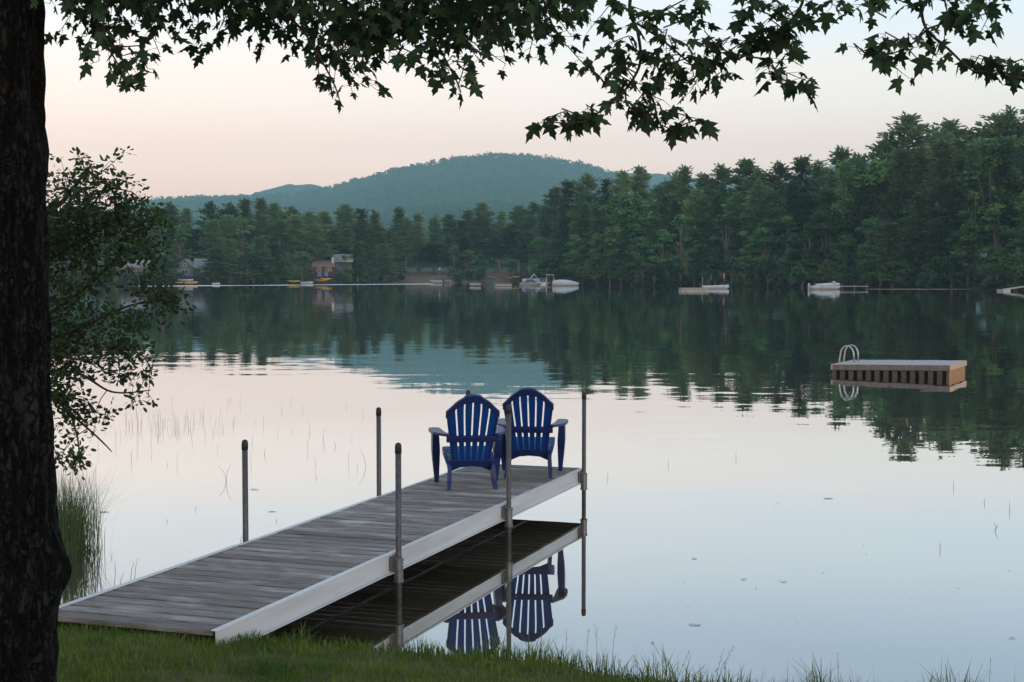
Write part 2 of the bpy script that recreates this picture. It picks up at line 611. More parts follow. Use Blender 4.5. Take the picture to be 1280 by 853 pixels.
def sstep(a, b, x):
    t_ = min(1, max(0, (x - a) / (b - a)))
    return t_ * t_ * (3 - 2 * t_)


def unit(v):
    return v / (np.linalg.norm(v, axis=-1, keepdims=True) + 1e-9)


def quads(centers, tipdir, normal, length, width):
    """diamond leaf clumps: returns verts, faces for arrays of clumps"""
    tipdir = unit(tipdir)
    side = unit(np.cross(normal, tipdir))
    n = len(centers)
    l_ = np.asarray(length).reshape(-1, 1) * np.ones((n, 1))
    w_ = np.asarray(width).reshape(-1, 1) * np.ones((n, 1))
    v = np.stack([centers - tipdir * l_ / 2, centers + side * w_ / 2 - tipdir * l_ * 0.05, centers + tipdir * l_ / 2, centers - side * w_ / 2 + tipdir * l_ * 0.08], 1)
    return v.reshape(-1, 3), np.arange(n * 4).reshape(-1, 4)


# ------------------------------------------------------------------ far shore, hills
SHORE = [(-400, 350), (-100, 332), (0, 325), (200, 323), (300, 335), (400, 350), (500, 392), (560, 388), (600, 410), (640, 415), (690, 352), (720, 318),
         (800, 297), (900, 281), (1050, 249), (1280, 212), (1400, 196), (1700, 180)]


def shore(px):
    return interp(px, SHORE)


RIDGE = [(-500, 262), (100, 262), (175, 254), (200, 249), (250, 246), (315, 246), (370, 243), (410, 235), (450, 224), (500, 211), (540, 203),
         (575, 197), (620, 193.5), (650, 194), (680, 197), (730, 206), (765, 216), (800, 227), (840, 236), (900, 238), (960, 232), (1020, 212), (1060, 203), (1090, 203),
         (1150, 212), (1300, 224), (1700, 240)]
RMAX = 3800.0


def rise(r, s0):
    tt = (r - s0) / (RMAX - s0)
    tt = max(0.0, tt)
    return 0.55 * tt ** 0.8 + 0.45 * tt ** 2.2


def ground_z(px, r):
    s0 = shore(px)
    off = r - s0
    if off < 0:
        return 0.16 * off if off > -6 else -1.0
    base = 1.6 * (1 - math.exp(-off / 6)) + 2.5 * (1 - math.exp(-off / 60))
    el = (HOR - interp(px, RIDGE) - 6) / F
    # spurs and gullies on the slope
    x = (px - CX) / F * r
    g_ = 0.10 * (mn.noise(Vector((x * 0.003, r * 0.0012, 3.1))) + 0.5 * mn.noise(Vector((x * 0.008, r * 0.003, 1.1))))
    tt = max(0.0, min(1.0, (r - s0) / (RMAX - s0)))
    hgt = el * r * min(1.02, rise(r, s0)) * (1 + g_ * (1 - tt) * min(1, tt * 4) * 1.6)
    return base + hgt


cols = np.arange(-400, 1700, 9.0)
offs = [-8, -4, -1.5, 0, 1, 2.5, 5, 9, 15, 25, 40, 60, 85]
V = []
rows = None
for px in cols:
    s0 = shore(px)
    rr = [s0 + o_ for o_ in offs] + list(np.linspace(s0 + 115, RMAX, 110)) + [RMAX + 120, RMAX + 300]
    rows = len(rr)
    for k, r in enumerate(rr):
        z = ground_z(px, min(r, RMAX))
        if r > RMAX:
            z -= (r - RMAX) * 0.35
        if 0 <= k - 3 < 8:
            z += 0.15 * mn.noise(Vector((px * 0.05, r * 0.2, 0)))
        V.append(((px - CX) / F * r, r, z))
nc = len(cols)
Fc = [(i * rows + k, (i + 1) * rows + k, (i + 1) * rows + k + 1, i * rows + k + 1) for i in range(nc - 1) for k in range(rows - 1)]
hills = np_mesh('hills', V, Fc, M['floor'], smooth=True)
props(hills, 'far lake shore rising into the long wooded hill', 'hill', kind='structure')

# wooded slope: leaf masses of a distant forest
pts, sizes = [], []
tries = 0
while len(pts) < 34000:
    px = random.uniform(150, 1130)
    r = random.uniform(500, RMAX + 25)
    if px > 880 and random.random() < 0.6:
        continue
    if r < shore(px) + 85:
        continue
    z = ground_z(px, min(r, RMAX))
    # keep only the slope that faces the camera
    pts.append(((px - CX) / F * r, r, z))
    sizes.append(random.uniform(0.7, 1.25) * (1.9 + r * 0.00125))
pts = np.array(pts)
sizes = np.array(sizes)
K = 24
d = unit(RNG.normal(size=(len(pts), K, 3)))
d[..., 2] = np.abs(d[..., 2]) * 1.3 - 0.25
rad = 0.75 + 0.35 * RNG.random((len(pts), K, 1))
cen = pts[:, None, :] + d * rad * sizes[:, None, None] * np.array([1, 1, 1.25]) + np.array([0, 0, 1.0]) * sizes[:, None, None] * 0.9
nrm = unit(d + RNG.normal(scale=0.45, size=d.shape))
tip = np.cross(nrm, RNG.normal(size=d.shape))
sz = (sizes[:, None] * RNG.uniform(0.5, 0.95, (len(pts), K))).ravel()
v_, f_ = quads(cen.reshape(-1, 3), tip.reshape(-1, 3), nrm.reshape(-1, 3), sz, sz * 0.75)
hf = np_mesh('hill_forest', v_, f_, M['hillleaf'])
props(hf, 'continuous blue green forest covering the distant hill', 'forest', kind='stuff')

# a further ridge, seen left and right of the long hill
BACK = [(-100, 300), (150, 262), (200, 251), (262, 247), (315, 243), (338, 236), (362, 230), (392, 230.5), (425, 237), (520, 252), (640, 250), (700, 232), (750, 217), (785, 215.5), (832, 219), (900, 226), (1100, 240), (1300, 250)]
V = []
RB_ = 4780.0
bp = np.arange(-100, 1301, 5.0)
prof_ = [(-700, 0.0), (-480, 0.35), (-260, 0.68), (-90, 0.92), (0, 1.0), (60, 0.8)]
for px in bp:
    el = (HOR - interp(px, BACK)) / F
    el += 0.0011 * (mn.noise(Vector((px * 0.21, 0.4, 0))) + mn.noise(Vector((px * 0.07, 2.4, 0))))
    for dr, k in prof_:
        r = RB_ + dr
        V.append(((px - CX) / F * r, r, el * RB_ * k - 4 * (k < 0.1)))
nrw = len(prof_)
Fc = [(i * nrw + k, (i + 1) * nrw + k, (i + 1) * nrw + k + 1, i * nrw + k + 1) for i in range(len(bp) - 1) for k in range(nrw - 1)]
ridge = np_mesh('distant_hills', V, Fc, M['floor'], smooth=True)
props(ridge, 'blue ridge showing behind both shoulders of the long hill', 'hill', kind='structure')

# ------------------------------------------------------------------ lake
mb = MB()
mb.add([(-420, 3, 0), (330, 3, 0), (330, 470, 0), (-420, 470, 0)], [(0, 1, 2, 3)])
lake = mb.build('lake_water', M['water'])
props(lake, 'still lake mirroring the pink sky and dark trees', 'lake', kind='structure')

# ------------------------------------------------------------------ near bank
EDGE = [(-60, 30), (-15, 24), (-8, 20), (-5.2, 15.5), (-4.5, 13.4), (-4.0, 11.2), (-3.4, 9.7), (-3.05, 9.0), (-2.64, 8.72), (-2.0, 8.62), (-1.64, 8.45), (-1.43, 8.33),
        (-0.72, 8.14), (-0.18, 8.0), (0.26, 7.86), (0.66, 7.54), (1.05, 7.34), (1.7, 7.20), (2.6, 7.10), (5, 6.6), (12, 6.2), (60, 4)]


def edge_y(x):
    return interp(x, EDGE) + 0.05 * mn.noise(Vector((x * 2.1, 0.3, 0)))


def bank_z(x, y):
    s_ = edge_y(x) - y
    land = 0.22 + 0.05 * math.exp(-((x + 2.2) / 0.6) ** 2) + 0.065 * max(s_, 0) + 0.02 * mn.noise(Vector((x * 1.3, y * 1.3, 0)))
    k = sstep(-0.38, 0.16, s_)
    return lerp(-0.5, land, k)


xs = np.concatenate([np.arange(-40, -6, 1.0), np.arange(-6, 5, 0.1), np.arange(5, 40, 1.0)])
ys = np.concatenate([np.arange(-14, 5, 0.5), np.arange(5, 10, 0.08), np.arange(10, 26, 0.4)])
V = [(x, y, bank_z(x, y)) for x in xs for y in ys]
ny_ = len(ys)
Fc = [(i * ny_ + k, (i + 1) * ny_ + k, (i + 1) * ny_ + k + 1, i * ny_ + k + 1) for i in range(len(xs) - 1) for k in range(ny_ - 1)]
bank = np_mesh('ground', V, Fc, M['soil'], smooth=True)
props(bank, 'grassy bank sloping down to the lake', 'ground', kind='structure')


def blades(P, h, wd, bend, az):
    """tapered bent blades: arrays of base points, heights, widths, bend amounts, headings -> verts, quads+tips as tris"""
    n = len(P)
    dirv = np.stack([np.cos(az), np.sin(az), np.zeros(n)], 1)
    sd = np.stack([-np.sin(az), np.cos(az), np.zeros(n)], 1)
    up = np.array([0, 0, 1.0])
    h = h[:, None]
    wd = wd[:, None]
    bend = bend[:, None]
    p1 = P + up * h * 0.5 + dirv * h * bend * 0.28
    p2 = P + up * h * np.sqrt(np.maximum(0.05, 1 - 0.5 * bend ** 2)) + dirv * h * bend
    v = np.stack([P - sd * wd / 2, P + sd * wd / 2, p1 + sd * wd * 0.4, p1 - sd * wd * 0.4, p2], 1).reshape(-1, 3)
    i = np.arange(n)[:, None] * 5
    f = np.concatenate([i + np.array([[0, 1, 2]]), i + np.array([[0, 2, 3]]), i + np.array([[3, 2, 4]])])
    return v, f


def lawn_points(n, x0, x1, smin, smax):
    out_ = []
    while len(out_) < n:
        x = random.uniform(x0, x1)
        s_ = random.uniform(smin, smax)
        y = edge_y(x) - s_
        # keep clear under the dock's near end
        out_.append((x, y, bank_z(x, y) - 0.005))
    return np.array(out_)


# lawn
P1 = lawn_points(42000, -3.6, 2.6, 0.0, 2.0)
P2 = lawn_points(30000, -7, 5, 0.0, 7.5)
P = np.concatenate([P1, P2])
thin = np.array([mn.noise(Vector((p[0] * 1.7, p[1] * 3.2, 9.0))) for p in P])
P = P[(thin < 0.12) | (RNG.random(len(P)) < 0.42)]
n = len(P)
hh = RNG.uniform(0.025, 0.07, n) * (1 + 0.75 * np.array([mn.noise(Vector((p[0] * 5.2, p[1] * 5.2, 5))) for p in P]))
v_, f_ = blades(P, hh, RNG.uniform(0.003, 0.0055, n), RNG.uniform(0.1, 0.9, n), RNG.uniform(0, 2 * PI, n))
g = np_mesh('grass', v_, f_, M['grass'])
props(g, 'mown lawn grass, green with tan patches, on the bank', 'grass', kind='stuff')

# clover and plantain leaves low in the lawn
Pw = lawn_points(3600, -3.4, 1.6, 0.02, 1.9)
clump = np.array([mn.noise(Vector((p[0] * 2.6, p[1] * 4.0, 3.0))) for p in Pw])
Pw = Pw[clump > 0.02]
Pw[:, 2] += RNG.uniform(0.01, 0.035, len(Pw))
nw = len(Pw)
v_, f_ = blades(Pw, RNG.uniform(0.02, 0.045, nw), RNG.uniform(0.008, 0.016, nw), RNG.uniform(0.6, 1.0, nw), RNG.uniform(0, 2 * PI, nw))
cl = np_mesh('clover', v_, f_, M['weed'])
props(cl, 'small broad leaved weeds growing through the lawn', 'weeds', kind='stuff')
# taller weeds along the edge of the water
P = lawn_points(11000, -1.45, 2.8, -0.12, 0.14)
dens = np.array([mn.noise(Vector((p[0] * 3.0, 1.7, 0))) for p in P])
keep = RNG.random(len(P)) < (0.55 + 0.3 * dens)
P = P[keep]
n = len(P)
hh = RNG.uniform(0.05, 0.17, n) * (0.85 + 0.7 * np.array([mn.noise(Vector((p[0] * 5.5, 7.7, 0))) for p in P])) * (1 + 0.35 * np.clip((P[:, 0] - 0.1) / 0.9, 0, 1))
v_, f_ = blades(P, hh, RNG.uniform(0.003, 0.007, n), RNG.uniform(0.1, 0.8, n), RNG.uniform(0, 2 * PI, n))
v2, f2 = None, None
Pb = lawn_points(1500, -3.3, -1.3, -0.02, 0.10)
nb = len(Pb)
v2, f2 = blades(Pb, RNG.uniform(0.03, 0.10, nb), RNG.uniform(0.003, 0.007, nb), RNG.uniform(0.1, 0.8, nb), RNG.uniform(0, 2 * PI, nb))
Pt = lawn_points(420, 0.0, 2.8, -0.10, 0.06)
nt_ = len(Pt)
v3, f3 = blades(Pt, RNG.uniform(0.10, 0.28, nt_), RNG.uniform(0.002, 0.004, nt_), RNG.uniform(0.05, 0.5, nt_), RNG.uniform(0, 2 * PI, nt_))
# broad blades in the gap between the dock's rail and the bank
Pc = np.array([(x, edge_y(x) - random.uniform(-0.05, 0.12), 0.2) for x in [random.uniform(-1.66, -1.1) for _ in range(60)]])
Pc[:, 2] = [bank_z(p[0], p[1]) for p in Pc]
v4, f4 = blades(Pc, RNG.uniform(0.05, 0.13, 60), RNG.uniform(0.008, 0.016, 60), RNG.uniform(0.3, 0.95, 60), RNG.uniform(0, 2 * PI, 60))
vv, ff = [], []
o_ = 0
for a_, b_ in ((v_, f_), (v2, f2), (v3, f3), (v4, f4)):
    vv.append(a_)
    ff.append(b_ + o_)
    o_ += len(a_)
wg = np_mesh('shore_grass', np.concatenate(vv), np.concatenate(ff), M['weed'])
props(wg, 'ragged taller grass along the water edge', 'grass', kind='stuff')

# thin seed-headed stems at the edge
mb = MB()
for _ in range(80):
    x = random.choice([random.uniform(0.25, 1.2), random.uniform(0.25, 2.75)])
    y = edge_y(x) + random.uniform(-0.05, 0.08)
    h_ = random.uniform(0.14, 0.34)
    a_ = random.uniform(0, 2 * PI)
    b_ = random.uniform(0.0, 0.35)
    z0 = bank_z(x, y)
    ptsx = [(x + math.cos(a_) * b_ * h_ * q * q, y + math.sin(a_) * b_ * h_ * q * q, z0 + h_ * q) for q in (0, 0.35, 0.7, 1)]
    mb.tube(ptsx, [0.0014, 0.0012, 0.001, 0.0006], 4, False)
    for q in range(random.randint(4, 9)):
        u_ = random.uniform(0.62, 1.0)
        c_ = Vector(ptsx[3]) * u_ + Vector(ptsx[1]) * (1 - u_) + Vector((random.uniform(-.01, .01), random.uniform(-.01, .01), 0))
        mb.box(c_.x - .001, c_.x + .001, c_.y - .001, c_.y + .001, c_.z, c_.z + .007)
o = mb.build('seed_grass', M['straw'])
props(o, 'thin stems with seed heads at the water edge', 'grass', kind='stuff')

# ------------------------------------------------------------------ the dock
DZ = 0.355
nr = on_z(270, 790, DZ)
fr = on_z(729, 585, DZ)
dv = Vector((fr.x - nr.x, fr.y - nr.y, 0))
DL = dv.length
dv.normalize()
DROT = math.atan2(dv.y, dv.x) - PI / 2
DW = 1.20
pv = Vector((-dv.y, dv.x, 0))            # to the left
dorg = Vector((nr.x, nr.y, 0)) + pv * (DW / 2)
DLOC = Vector((dorg.x, dorg.y, 0))
Dm = Matrix.Translation(DLOC) @ Matrix.Rotation(DROT, 4, 'Z')
Di = Dm.inverted()


def dock_local(px, py, z):
    return Di @ on_z(px, py, z)


dock = empty('dock', DLOC, 'grey weathered plank dock with pale metal rails and six pipe posts, reaching into the lake', 'dock', DROT)
# decking: boards across, one mesh, tone per board
mb = MB()
tones = []
hw = DW / 2 - 0.035
y = 0.0
bi = 0
while y < DL - 0.02:
    bw = 0.142
    y1 = min(y + bw, DL)
    dx = random.uniform(-.003, .003)
    dz = random.uniform(-.0025, .0025)
    mb.box(-hw + dx, hw + dx, y + 0.015, y1 - 0.015, DZ - 0.03 + dz, DZ + dz)
    tn = random.choice([0.78, 0.9, 0.98, 1.04, 1.12, 1.25]) * random.uniform(0.9, 1.1)
    tones += [tn] * 8
    y = y1
    bi += 1
deck = mb.build('decking', M['plank'], dock)
ca = deck.data.attributes.new('tone', 'FLOAT_COLOR', 'POINT')
ca.data.foreach_set('color', np.array([(q, q * 0.97, q * 0.95, 1) for q in tones], dtype=np.float32).ravel())

rpost = [dock_local(498, 690, DZ).y, dock_local(636.5, 628, DZ).y]
# side rails: three lengths of pale C-channel a side, meeting at the posts
cuts = [0.0, rpost[0] - 0.16, rpost[1] - 0.16, DL]
for side in (1, -1):
    for k in range(3):
        a_, b_ = cuts[k] + (0.004 if k else 0), cuts[k + 1] - 0.004
        mb = MB()
        x = side * (DW / 2)
        xi = side * (DW / 2 - 0.006)
        zt, zb = DZ + 0.006 - 0.004 * k, DZ - 0.135 - 0.004 * k
        mb.box(min(x, xi), max(x, xi), a_, b_, zb, zt)
        # flanges: top lip over the boards, foot turned outward
        xt = side * (DW / 2 - 0.034)
        mb.box(min(xi, xt), max(xi, xt), a_, b_, zt - 0.005, zt)
        xo = side * (DW / 2 + 0.028)
        mb.box(min(x, xo), max(x, xo), a_, b_, zb, zb + 0.006)
        xq = side * (DW / 2 + 0.006)
        mb.box(min(x, xq), max(x, xq), a_, b_, zt - 0.016, zt - 0.0005)
        mb.build('side_rail', M['alu'], dock, bevel=0.0015)
# under-frame
for yy in [0.35] + [q for c_ in cuts[1:3] for q in (c_ - 0.12, c_ + 0.12)] + [DL * 0.5, DL - 0.05]:
    mb = MB()
    mb.box(-DW / 2 + 0.008, DW / 2 - 0.008, yy - 0.025, yy + 0.025, DZ - 0.125, DZ - 0.034)
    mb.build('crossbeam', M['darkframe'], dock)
mb = MB()
mb.box(-0.02, 0.02, 0.1, DL - 0.08, DZ - 0.14, DZ - 0.128)
mb.build('stringer', M['galv'], dock)
mb = MB()
mb.box(-DW / 2 + 0.008, DW / 2 - 0.008, DL - 0.024, DL - 0.002, DZ - 0.14, DZ - 0.031)
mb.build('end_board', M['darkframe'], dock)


def dock_post(x, yy, top, side):
    mb = MB()
    mb.tube([(x, yy, -0.6), (x, yy, top - 0.01)], 0.0215, 14)
    po = mb.build('post', M['galv'], dock, smooth=False)
    for f in po.data.polygons:
        f.use_smooth = len(f.vertices) == 4
    mb = MB()
    mb.tube([(x, yy, top - 0.055), (x, yy, top - 0.008), (x, yy, top + 0.012), (x, yy, top + 0.02)], [0.0245, 0.0245, 0.020, 0.007], 14)
    mb.build('cap', M['cap'], po, smooth=True)
    mb = MB()
    mb.tube([(x, yy, DZ - 0.20), (x, yy, DZ - 0.04)], 0.033, 14)
    mb.tube([(x, yy, DZ - 0.205), (x, yy, DZ - 0.185)], 0.037, 14)
    mb.tube([(x, yy, DZ - 0.055), (x, yy, DZ - 0.037)], 0.037, 14)
    x0 = side * (DW / 2 + 0.007)
    mb.box(min(x0, x), max(x0, x), yy - 0.03, yy + 0.03, DZ - 0.115, DZ - 0.02)
    mb.box(min(x0, x0 + side * 0.012), max(x0, x0 + side * 0.012), yy - 0.07, yy + 0.07, DZ - 0.12, DZ - 0.015)
    so_ = mb.build('socket', M['galv_socket'], po, bevel=0.002)


def ztop(px, py, x, yy):
    wp = Dm @ Vector((x, yy, 0))
    d_ = ray(px, py)
    return H + d_.z * wp.y / d_.y


def along(px, x):
    # where a post standing at lateral x must stand along the dock to be seen at px
    u = (px - CX) / F
    lo, hi = 0.0, DL + 0.4
    for _ in range(40):
        m_ = (lo + hi) / 2
        q_ = Dm @ Vector((x, m_, DZ + 0.4)) - CAMP
        if q_.x / q_.dot(_fw) < u:
            lo = m_
        else:
            hi = m_
    return lo


for px, py in ((498, 557), (636, 509), (730, 492)):
    x = DW / 2 + 0.045
    yy = min(along(px, x), DL - 0.04)
    dock_post(x, yy, ztop(px, py, x, yy), 1)
for px, py in ((306.5, 553), (473.5, 512), (588, 490)):
    x = -DW / 2 - 0.045
    yy = min(along(px, x), DL - 0.04)
    dock_post(x, yy, ztop(px, py, x, yy), -1)

# ------------------------------------------------------------------ adirondack chairs


def make_chair(label, group):
    t_ = empty('adirondack_chair', (0, 0, 0), label, 'chair', group=group)
    # back plane: origin at the seat's rear edge, v up along the back, w out of the rear
    rec = R(21)
    vdir = Vector((0, -math.sin(rec), math.cos(rec)))
    wdir = Vector((0, -math.cos(rec), -math.sin(rec)))
    o0 = Vector((0, -0.14, 0.215))
    fr_ = Matrix(((1, vdir.x, wdir.x, o0.x), (0, vdir.y, wdir.y, o0.y), (0, vdir.z, wdir.z, o0.z), (0, 0, 0, 1)))

    def curve(fm, u):          # gentle curve of the back around the sitter
        return fm @ Vector((u, 0, 0))
    B0, B1, SH, TOP = 0.168, 0.243, 0.545, 0.705

    def hwid(v):
        return B0 + (B1 - B0) * min(1, v / SH)

    def vtop(u):
        return SH + (TOP - SH) * float(np.interp(min(1, abs(u) / B1), [0, 0.28, 0.62, 1.0], [1.0, 0.95, 0.62, 0.0]))
    mb = MB()
    band = 0.062
    ns = 6
    gap = 0.0075
    for i in range(ns):
        f0, f1 = -1 + 2 * i / ns, -1 + 2 * (i + 1) / ns
        rows_ = [0.0, 0.12, 0.30, 0.45, SH]
        lft, rgt = [], []
        for v in rows_:
            hwv = hwid(v) - 0.012
            lft.append((f0 * hwv + (gap if i else 0), v))
            rgt.append((f1 * hwv - (gap if i < ns - 1 else 0), v))
        topL = (lft[-1][0], min(vtop(lft[-1][0]), vtop(rgt[-1][0]) + .05) - band * 0.6)
        topR = (rgt[-1][0], vtop(rgt[-1][0]) - band * 0.6)
        poly = lft[:-1] + [(lft[-1][0], min(SH, topL[1])), topL, topR, (rgt[-1][0], min(SH, topR[1]))] + rgt[:-1][::-1]
        clean = []
        for q in poly:
            if not clean or (abs(q[0] - clean[-1][0]) + abs(q[1] - clean[-1][1])) > 1e-4:
                clean.append(q)
        mb.prism([(a, b) for a, b in reversed(clean)], 0.012, fr_)
    back = mb.build('backrest', M['blueslat'], t_)
    # thick rim: stiles at the sides, arched cap with three stepped facets
    mb = MB()
    for sgn in (1, -1):
        poly = [(sgn * (hwid(v) + 0.004), v) for v in (-0.03, 0.15, 0.30, 0.45, SH)] + [(sgn * (hwid(v) - 0.017), v) for v in (SH, 0.45, 0.30, 0.15, -0.03)]
        mb.prism(poly if sgn < 0 else poly[::-1], 0.026, fr_)
    U = np.linspace(-B1 - 0.004, B1 + 0.004, 19)
    for a, b in zip(U[:-1], U[1:]):
        st = 0.008 if abs(a + b) / 2 < 0.088 else 0.0
        ta, tb = vtop(max(-B1, min(B1, a))) + st, vtop(max(-B1, min(B1, b))) + st
        mb.prism([(a, ta - band - st), (b, tb - band - st), (b, tb), (a, ta)], 0.030 + st, fr_)
    mb.build('back_rim', M['blue'], t_)
    # brace across the back at arm height
    mb = MB()
    zb = 0.475
    vb = (zb - o0.z) / vdir.z
    fb = fr_ @ Matrix.Translation((0, 0, 0.028))
    hb = hwid(vb)
    mb.prism([(-hb - 0.03, vb - 0.028), (hb + 0.03, vb - 0.028), (hb + 0.03, vb + 0.024), (hb * 0.5, vb + 0.030), (-hb * 0.5, vb + 0.030), (-hb - 0.03, vb + 0.024)], 0.034, fb)
    yb = (fb @ Vector((0, vb, 0))).y
    mb.build('back_brace', M['blue'], t_, bevel=0.004)
    # arms: broad paddle, narrow rear end hooked to the brace
    for sgn in (1, -1):
        pl = [(0.205, yb - 0.02), (0.245, yb - 0.035), (0.300, yb + 0.06), (0.345, -0.10), (0.362, 0.02), (0.366, 0.16), (0.360, 0.25), (0.340, 0.293), (0.305, 0.308), (0.270, 0.298),
              (0.250, 0.265), (0.244, 0.10), (0.238, -0.05), (0.225, yb + 0.09), (0.20, yb + 0.02)]
        poly = [(sgn * a, b) for a, b in pl]
        if sgn < 0:
            poly.reverse()
        mb = MB()
        mb.prism(poly, 0.026, Matrix.Translation((0, 0, 0.505)))
        mb.build('armrest', M['blue'], t_, bevel=0.006)
    # front legs: broad shaped boards from arm to deck
    for sgn in (1, -1):
        mb = MB()
        x = sgn * 0.295
        secs = [(0.0, 0.215, 0.262, 0.020), (0.10, 0.20, 0.27, 0.026), (0.22, 0.178, 0.28, 0.034), (0.31, 0.138, 0.285, 0.037), (0.40, 0.11, 0.285, 0.034), (0.493, 0.095, 0.28, 0.030)]
        rings = []
        for z, ya, yb2, th in secs:
            lean = sgn * 0.02 * (z / 0.5) - sgn * 0.012
            rings.append([(x + lean - th, ya, z), (x + lean + th, ya, z), (x + lean + th, yb2, z), (x + lean - th, yb2, z)])
        mb.loft(rings)
        mb.build('leg', M['blue'], t_, bevel=0.005)
    # rear legs: side rails that run down and back from the seat front to the deck
    for sgn in (1, -1):
        mb = MB()
        x = sgn * 0.195
        secs = [(0.285, 0.26, 0.325, 0.012), (0.12, 0.23, 0.315, 0.008), (-0.05, 0.185, 0.29, 0.0), (-0.16, 0.13, 0.25, 0.0), (-0.215, 0.06, 0.215, 0.008), (-0.26, 0.0, 0.09, 0.018), (-0.315, 0.0, 0.012, 0.024)]
        rings = []
        for y_, zb_, zt_, fl in secs:
            xx = x + sgn * fl
            rings.append([(xx - 0.017, y_, zb_), (xx + 0.017, y_, zb_), (xx + 0.017, y_, zt_), (xx - 0.017, y_, zt_)])
        mb.loft(rings)
        mb.build('leg', M['blue'], t_, bevel=0.004)
    # seat slats falling to the back, with apron below the back
    mb = MB()
    prof = [(0.315, 0.295), (0.285, 0.330), (0.22, 0.342), (0.12, 0.328), (0.02, 0.303), (-0.08, 0.268), (-0.15, 0.240)]
    for i in range(len(prof) - 1):
        (ya, za), (yb2, zb2) = prof[i], prof[i + 1]
        d_ = Vector((0, yb2 - ya, zb2 - za)).normalized()
        pa = Vector((0, ya, za)) + d_ * 0.004
        pb = Vector((0, yb2, zb2)) - d_ * 0.004
        nrm_ = Vector((0, -d_.z, d_.y)) * (-1 if d_.y < 0 else 1)
        hx = 0.225
        mb.loft([[(-hx, q.y, q.z), (hx, q.y, q.z), (hx, q.y - nrm_.y * 0.012, q.z - abs(nrm_.z) * 0.016), (-hx, q.y - nrm_.y * 0.012, q.z - abs(nrm_.z) * 0.016)] for q in (pa, pb)])
    mb.build('seat', M['blueslat'], t_)
    mb = MB()
    arch = [(-0.205, -0.075), (-0.17, -0.055), (-0.10, -0.022), (0, -0.012), (0.10, -0.022), (0.17, -0.055), (0.205, -0.075), (0.205, 0.055), (-0.205, 0.055)]
    mb.prism(arch, 0.028, fr_ @ Matrix.Translation((0, 0, 0.010)))
    mb.build('apron', M['blue'], t_, bevel=0.003)
    return t_


def copy_tree(o, parent=None):
    c_ = o.copy()
    COL.objects.link(c_)
    c_.parent = parent
    for ch in o.children:
        copy_tree(ch, c_)
    return c_


G_CH = 'blue chairs on the end of the dock'
ch1 = make_chair('blue plastic adirondack chair turned slightly left, the nearer of two on the dock', G_CH)
ch2 = copy_tree(ch1)
ch2['label'] = 'blue plastic adirondack chair at the far end of the dock, beside the corner post'


def seat_chair(ch, px, py, yaw):
    """px,py: midway between the rear feet"""
    p_ = on_z(px, py, DZ)
    ch.rotation_euler = (0, 0, yaw)
    off = Matrix.Rotation(yaw, 3, 'Z') @ Vector((0, -0.29, 0))
    ch.location = (p_.x - off.x, p_.y - off.y, DZ + 0.003)


seat_chair(ch1, 590.5, 612.5, R(8))
seat_chair(ch2, 660.5, 597.5, R(-5))

# ------------------------------------------------------------------ swim raft
RYAW = R(-27)
rfr = on_z(1187.5, 473.4, 0)            # front right corner at the waterline
RLn, RDp = 2.66, 2.05
rc = Matrix.Rotation(-R(-27) * -1, 3, 'Z')
ex = Vector((math.cos(RYAW), math.sin(RYAW), 0))
ey = Vector((-math.sin(RYAW), math.cos(RYAW), 0))
rcen = rfr - ex * RLn / 2 + ey * RDp / 2
raft = empty('swim_raft', rcen, 'pale square swim raft with a hooped ladder, floating alone near the right side', 'raft', RYAW)
raft.rotation_euler = (0, R(-1.2), RYAW)
a_, b_ = RLn / 2, RDp / 2
mb = MB()
nb_ = 18
for i in range(nb_):
    x0, x1 = -a_ + 0.02 + (RLn - 0.04) * i / nb_, -a_ + 0.02 + (RLn - 0.04) * (i + 1) / nb_
    mb.box(x0 + .004, x1 - .004, -b_ + 0.03, b_ - 0.03, 0.250, 0.272 + random.uniform(-.003, .003))
mb.build('decking', M['raft_deck'], raft, bevel=0.003)
mb = MB()
for i in range(nb_):
    x0, x1 = -a_ + RLn * i / nb_, -a_ + RLn * (i + 1) / nb_
    mb.box(x0 + .002, x1 - .002, -b_ - 0.012, -b_ + 0.026, 0.145, 0.268 + random.uniform(-.004, .003))
mb.build('side_board', M['raft_side'], raft, bevel=0.003)
mb = MB()
mb.box(-a_, a_, b_ - 0.026, b_ + 0.012, 0.145, 0.268)
mb.build('side_board', M['raft_side'], raft, bevel=0.003)
for sx in (-1, 1):
    mb = MB()
    mb.box(*sorted((sx * (a_ - 0.004), sx * (a_ + 0.02))), -b_ - 0.02, b_ + 0.02, 0.148, 0.270)
    mb.build('end_board', M['raft_tan'], raft, bevel=0.004)
mb = MB()
mb.box(-a_ + 0.07, a_ - 0.07, -b_ + 0.06, b_ - 0.06, -0.12, 0.145)
mb.build('float', M['raft_gap'], raft)
for sx in (-1, 1):
    mb = MB()
    mb.box(*sorted((sx * (a_ - 0.07), sx * (a_ - 0.012))), -b_ + 0.03, b_ - 0.03, 0.0 - 0.12, 0.142)
    mb.build('end_skirt', M['raft_wood'], raft)
mb = MB()
ng = 13
pitch = (RLn - 0.06) / ng
for sy in (-1, 1):
    mb = MB()
    mb.box(-a_ + 0.03, a_ - 0.03, *sorted((sy * (b_ - 0.05), sy * (b_ - 0.016))), 0.128, 0.1425)
    for i in range(ng + 1):
        x0 = -a_ + 0.03 + i * pitch - (0.0 if i == 0 else 0.055)
        x1 = -a_ + 0.03 + i * pitch + (0.0 if i == ng else 0.055)
        mb.box(x0, x1, *sorted((sy * (b_ - 0.055), sy * (b_ - 0.012))), -0.12, 0.128)
    mb.build('skirt_block', M['raft_block'], raft)
mb = MB()
mb.box(-a_ + 0.06, -a_ + 0.14, -b_ - 0.017, -b_ - 0.013, 0.215, 0.235)
mb.build('reflector', M['red'], raft)
mb = MB()
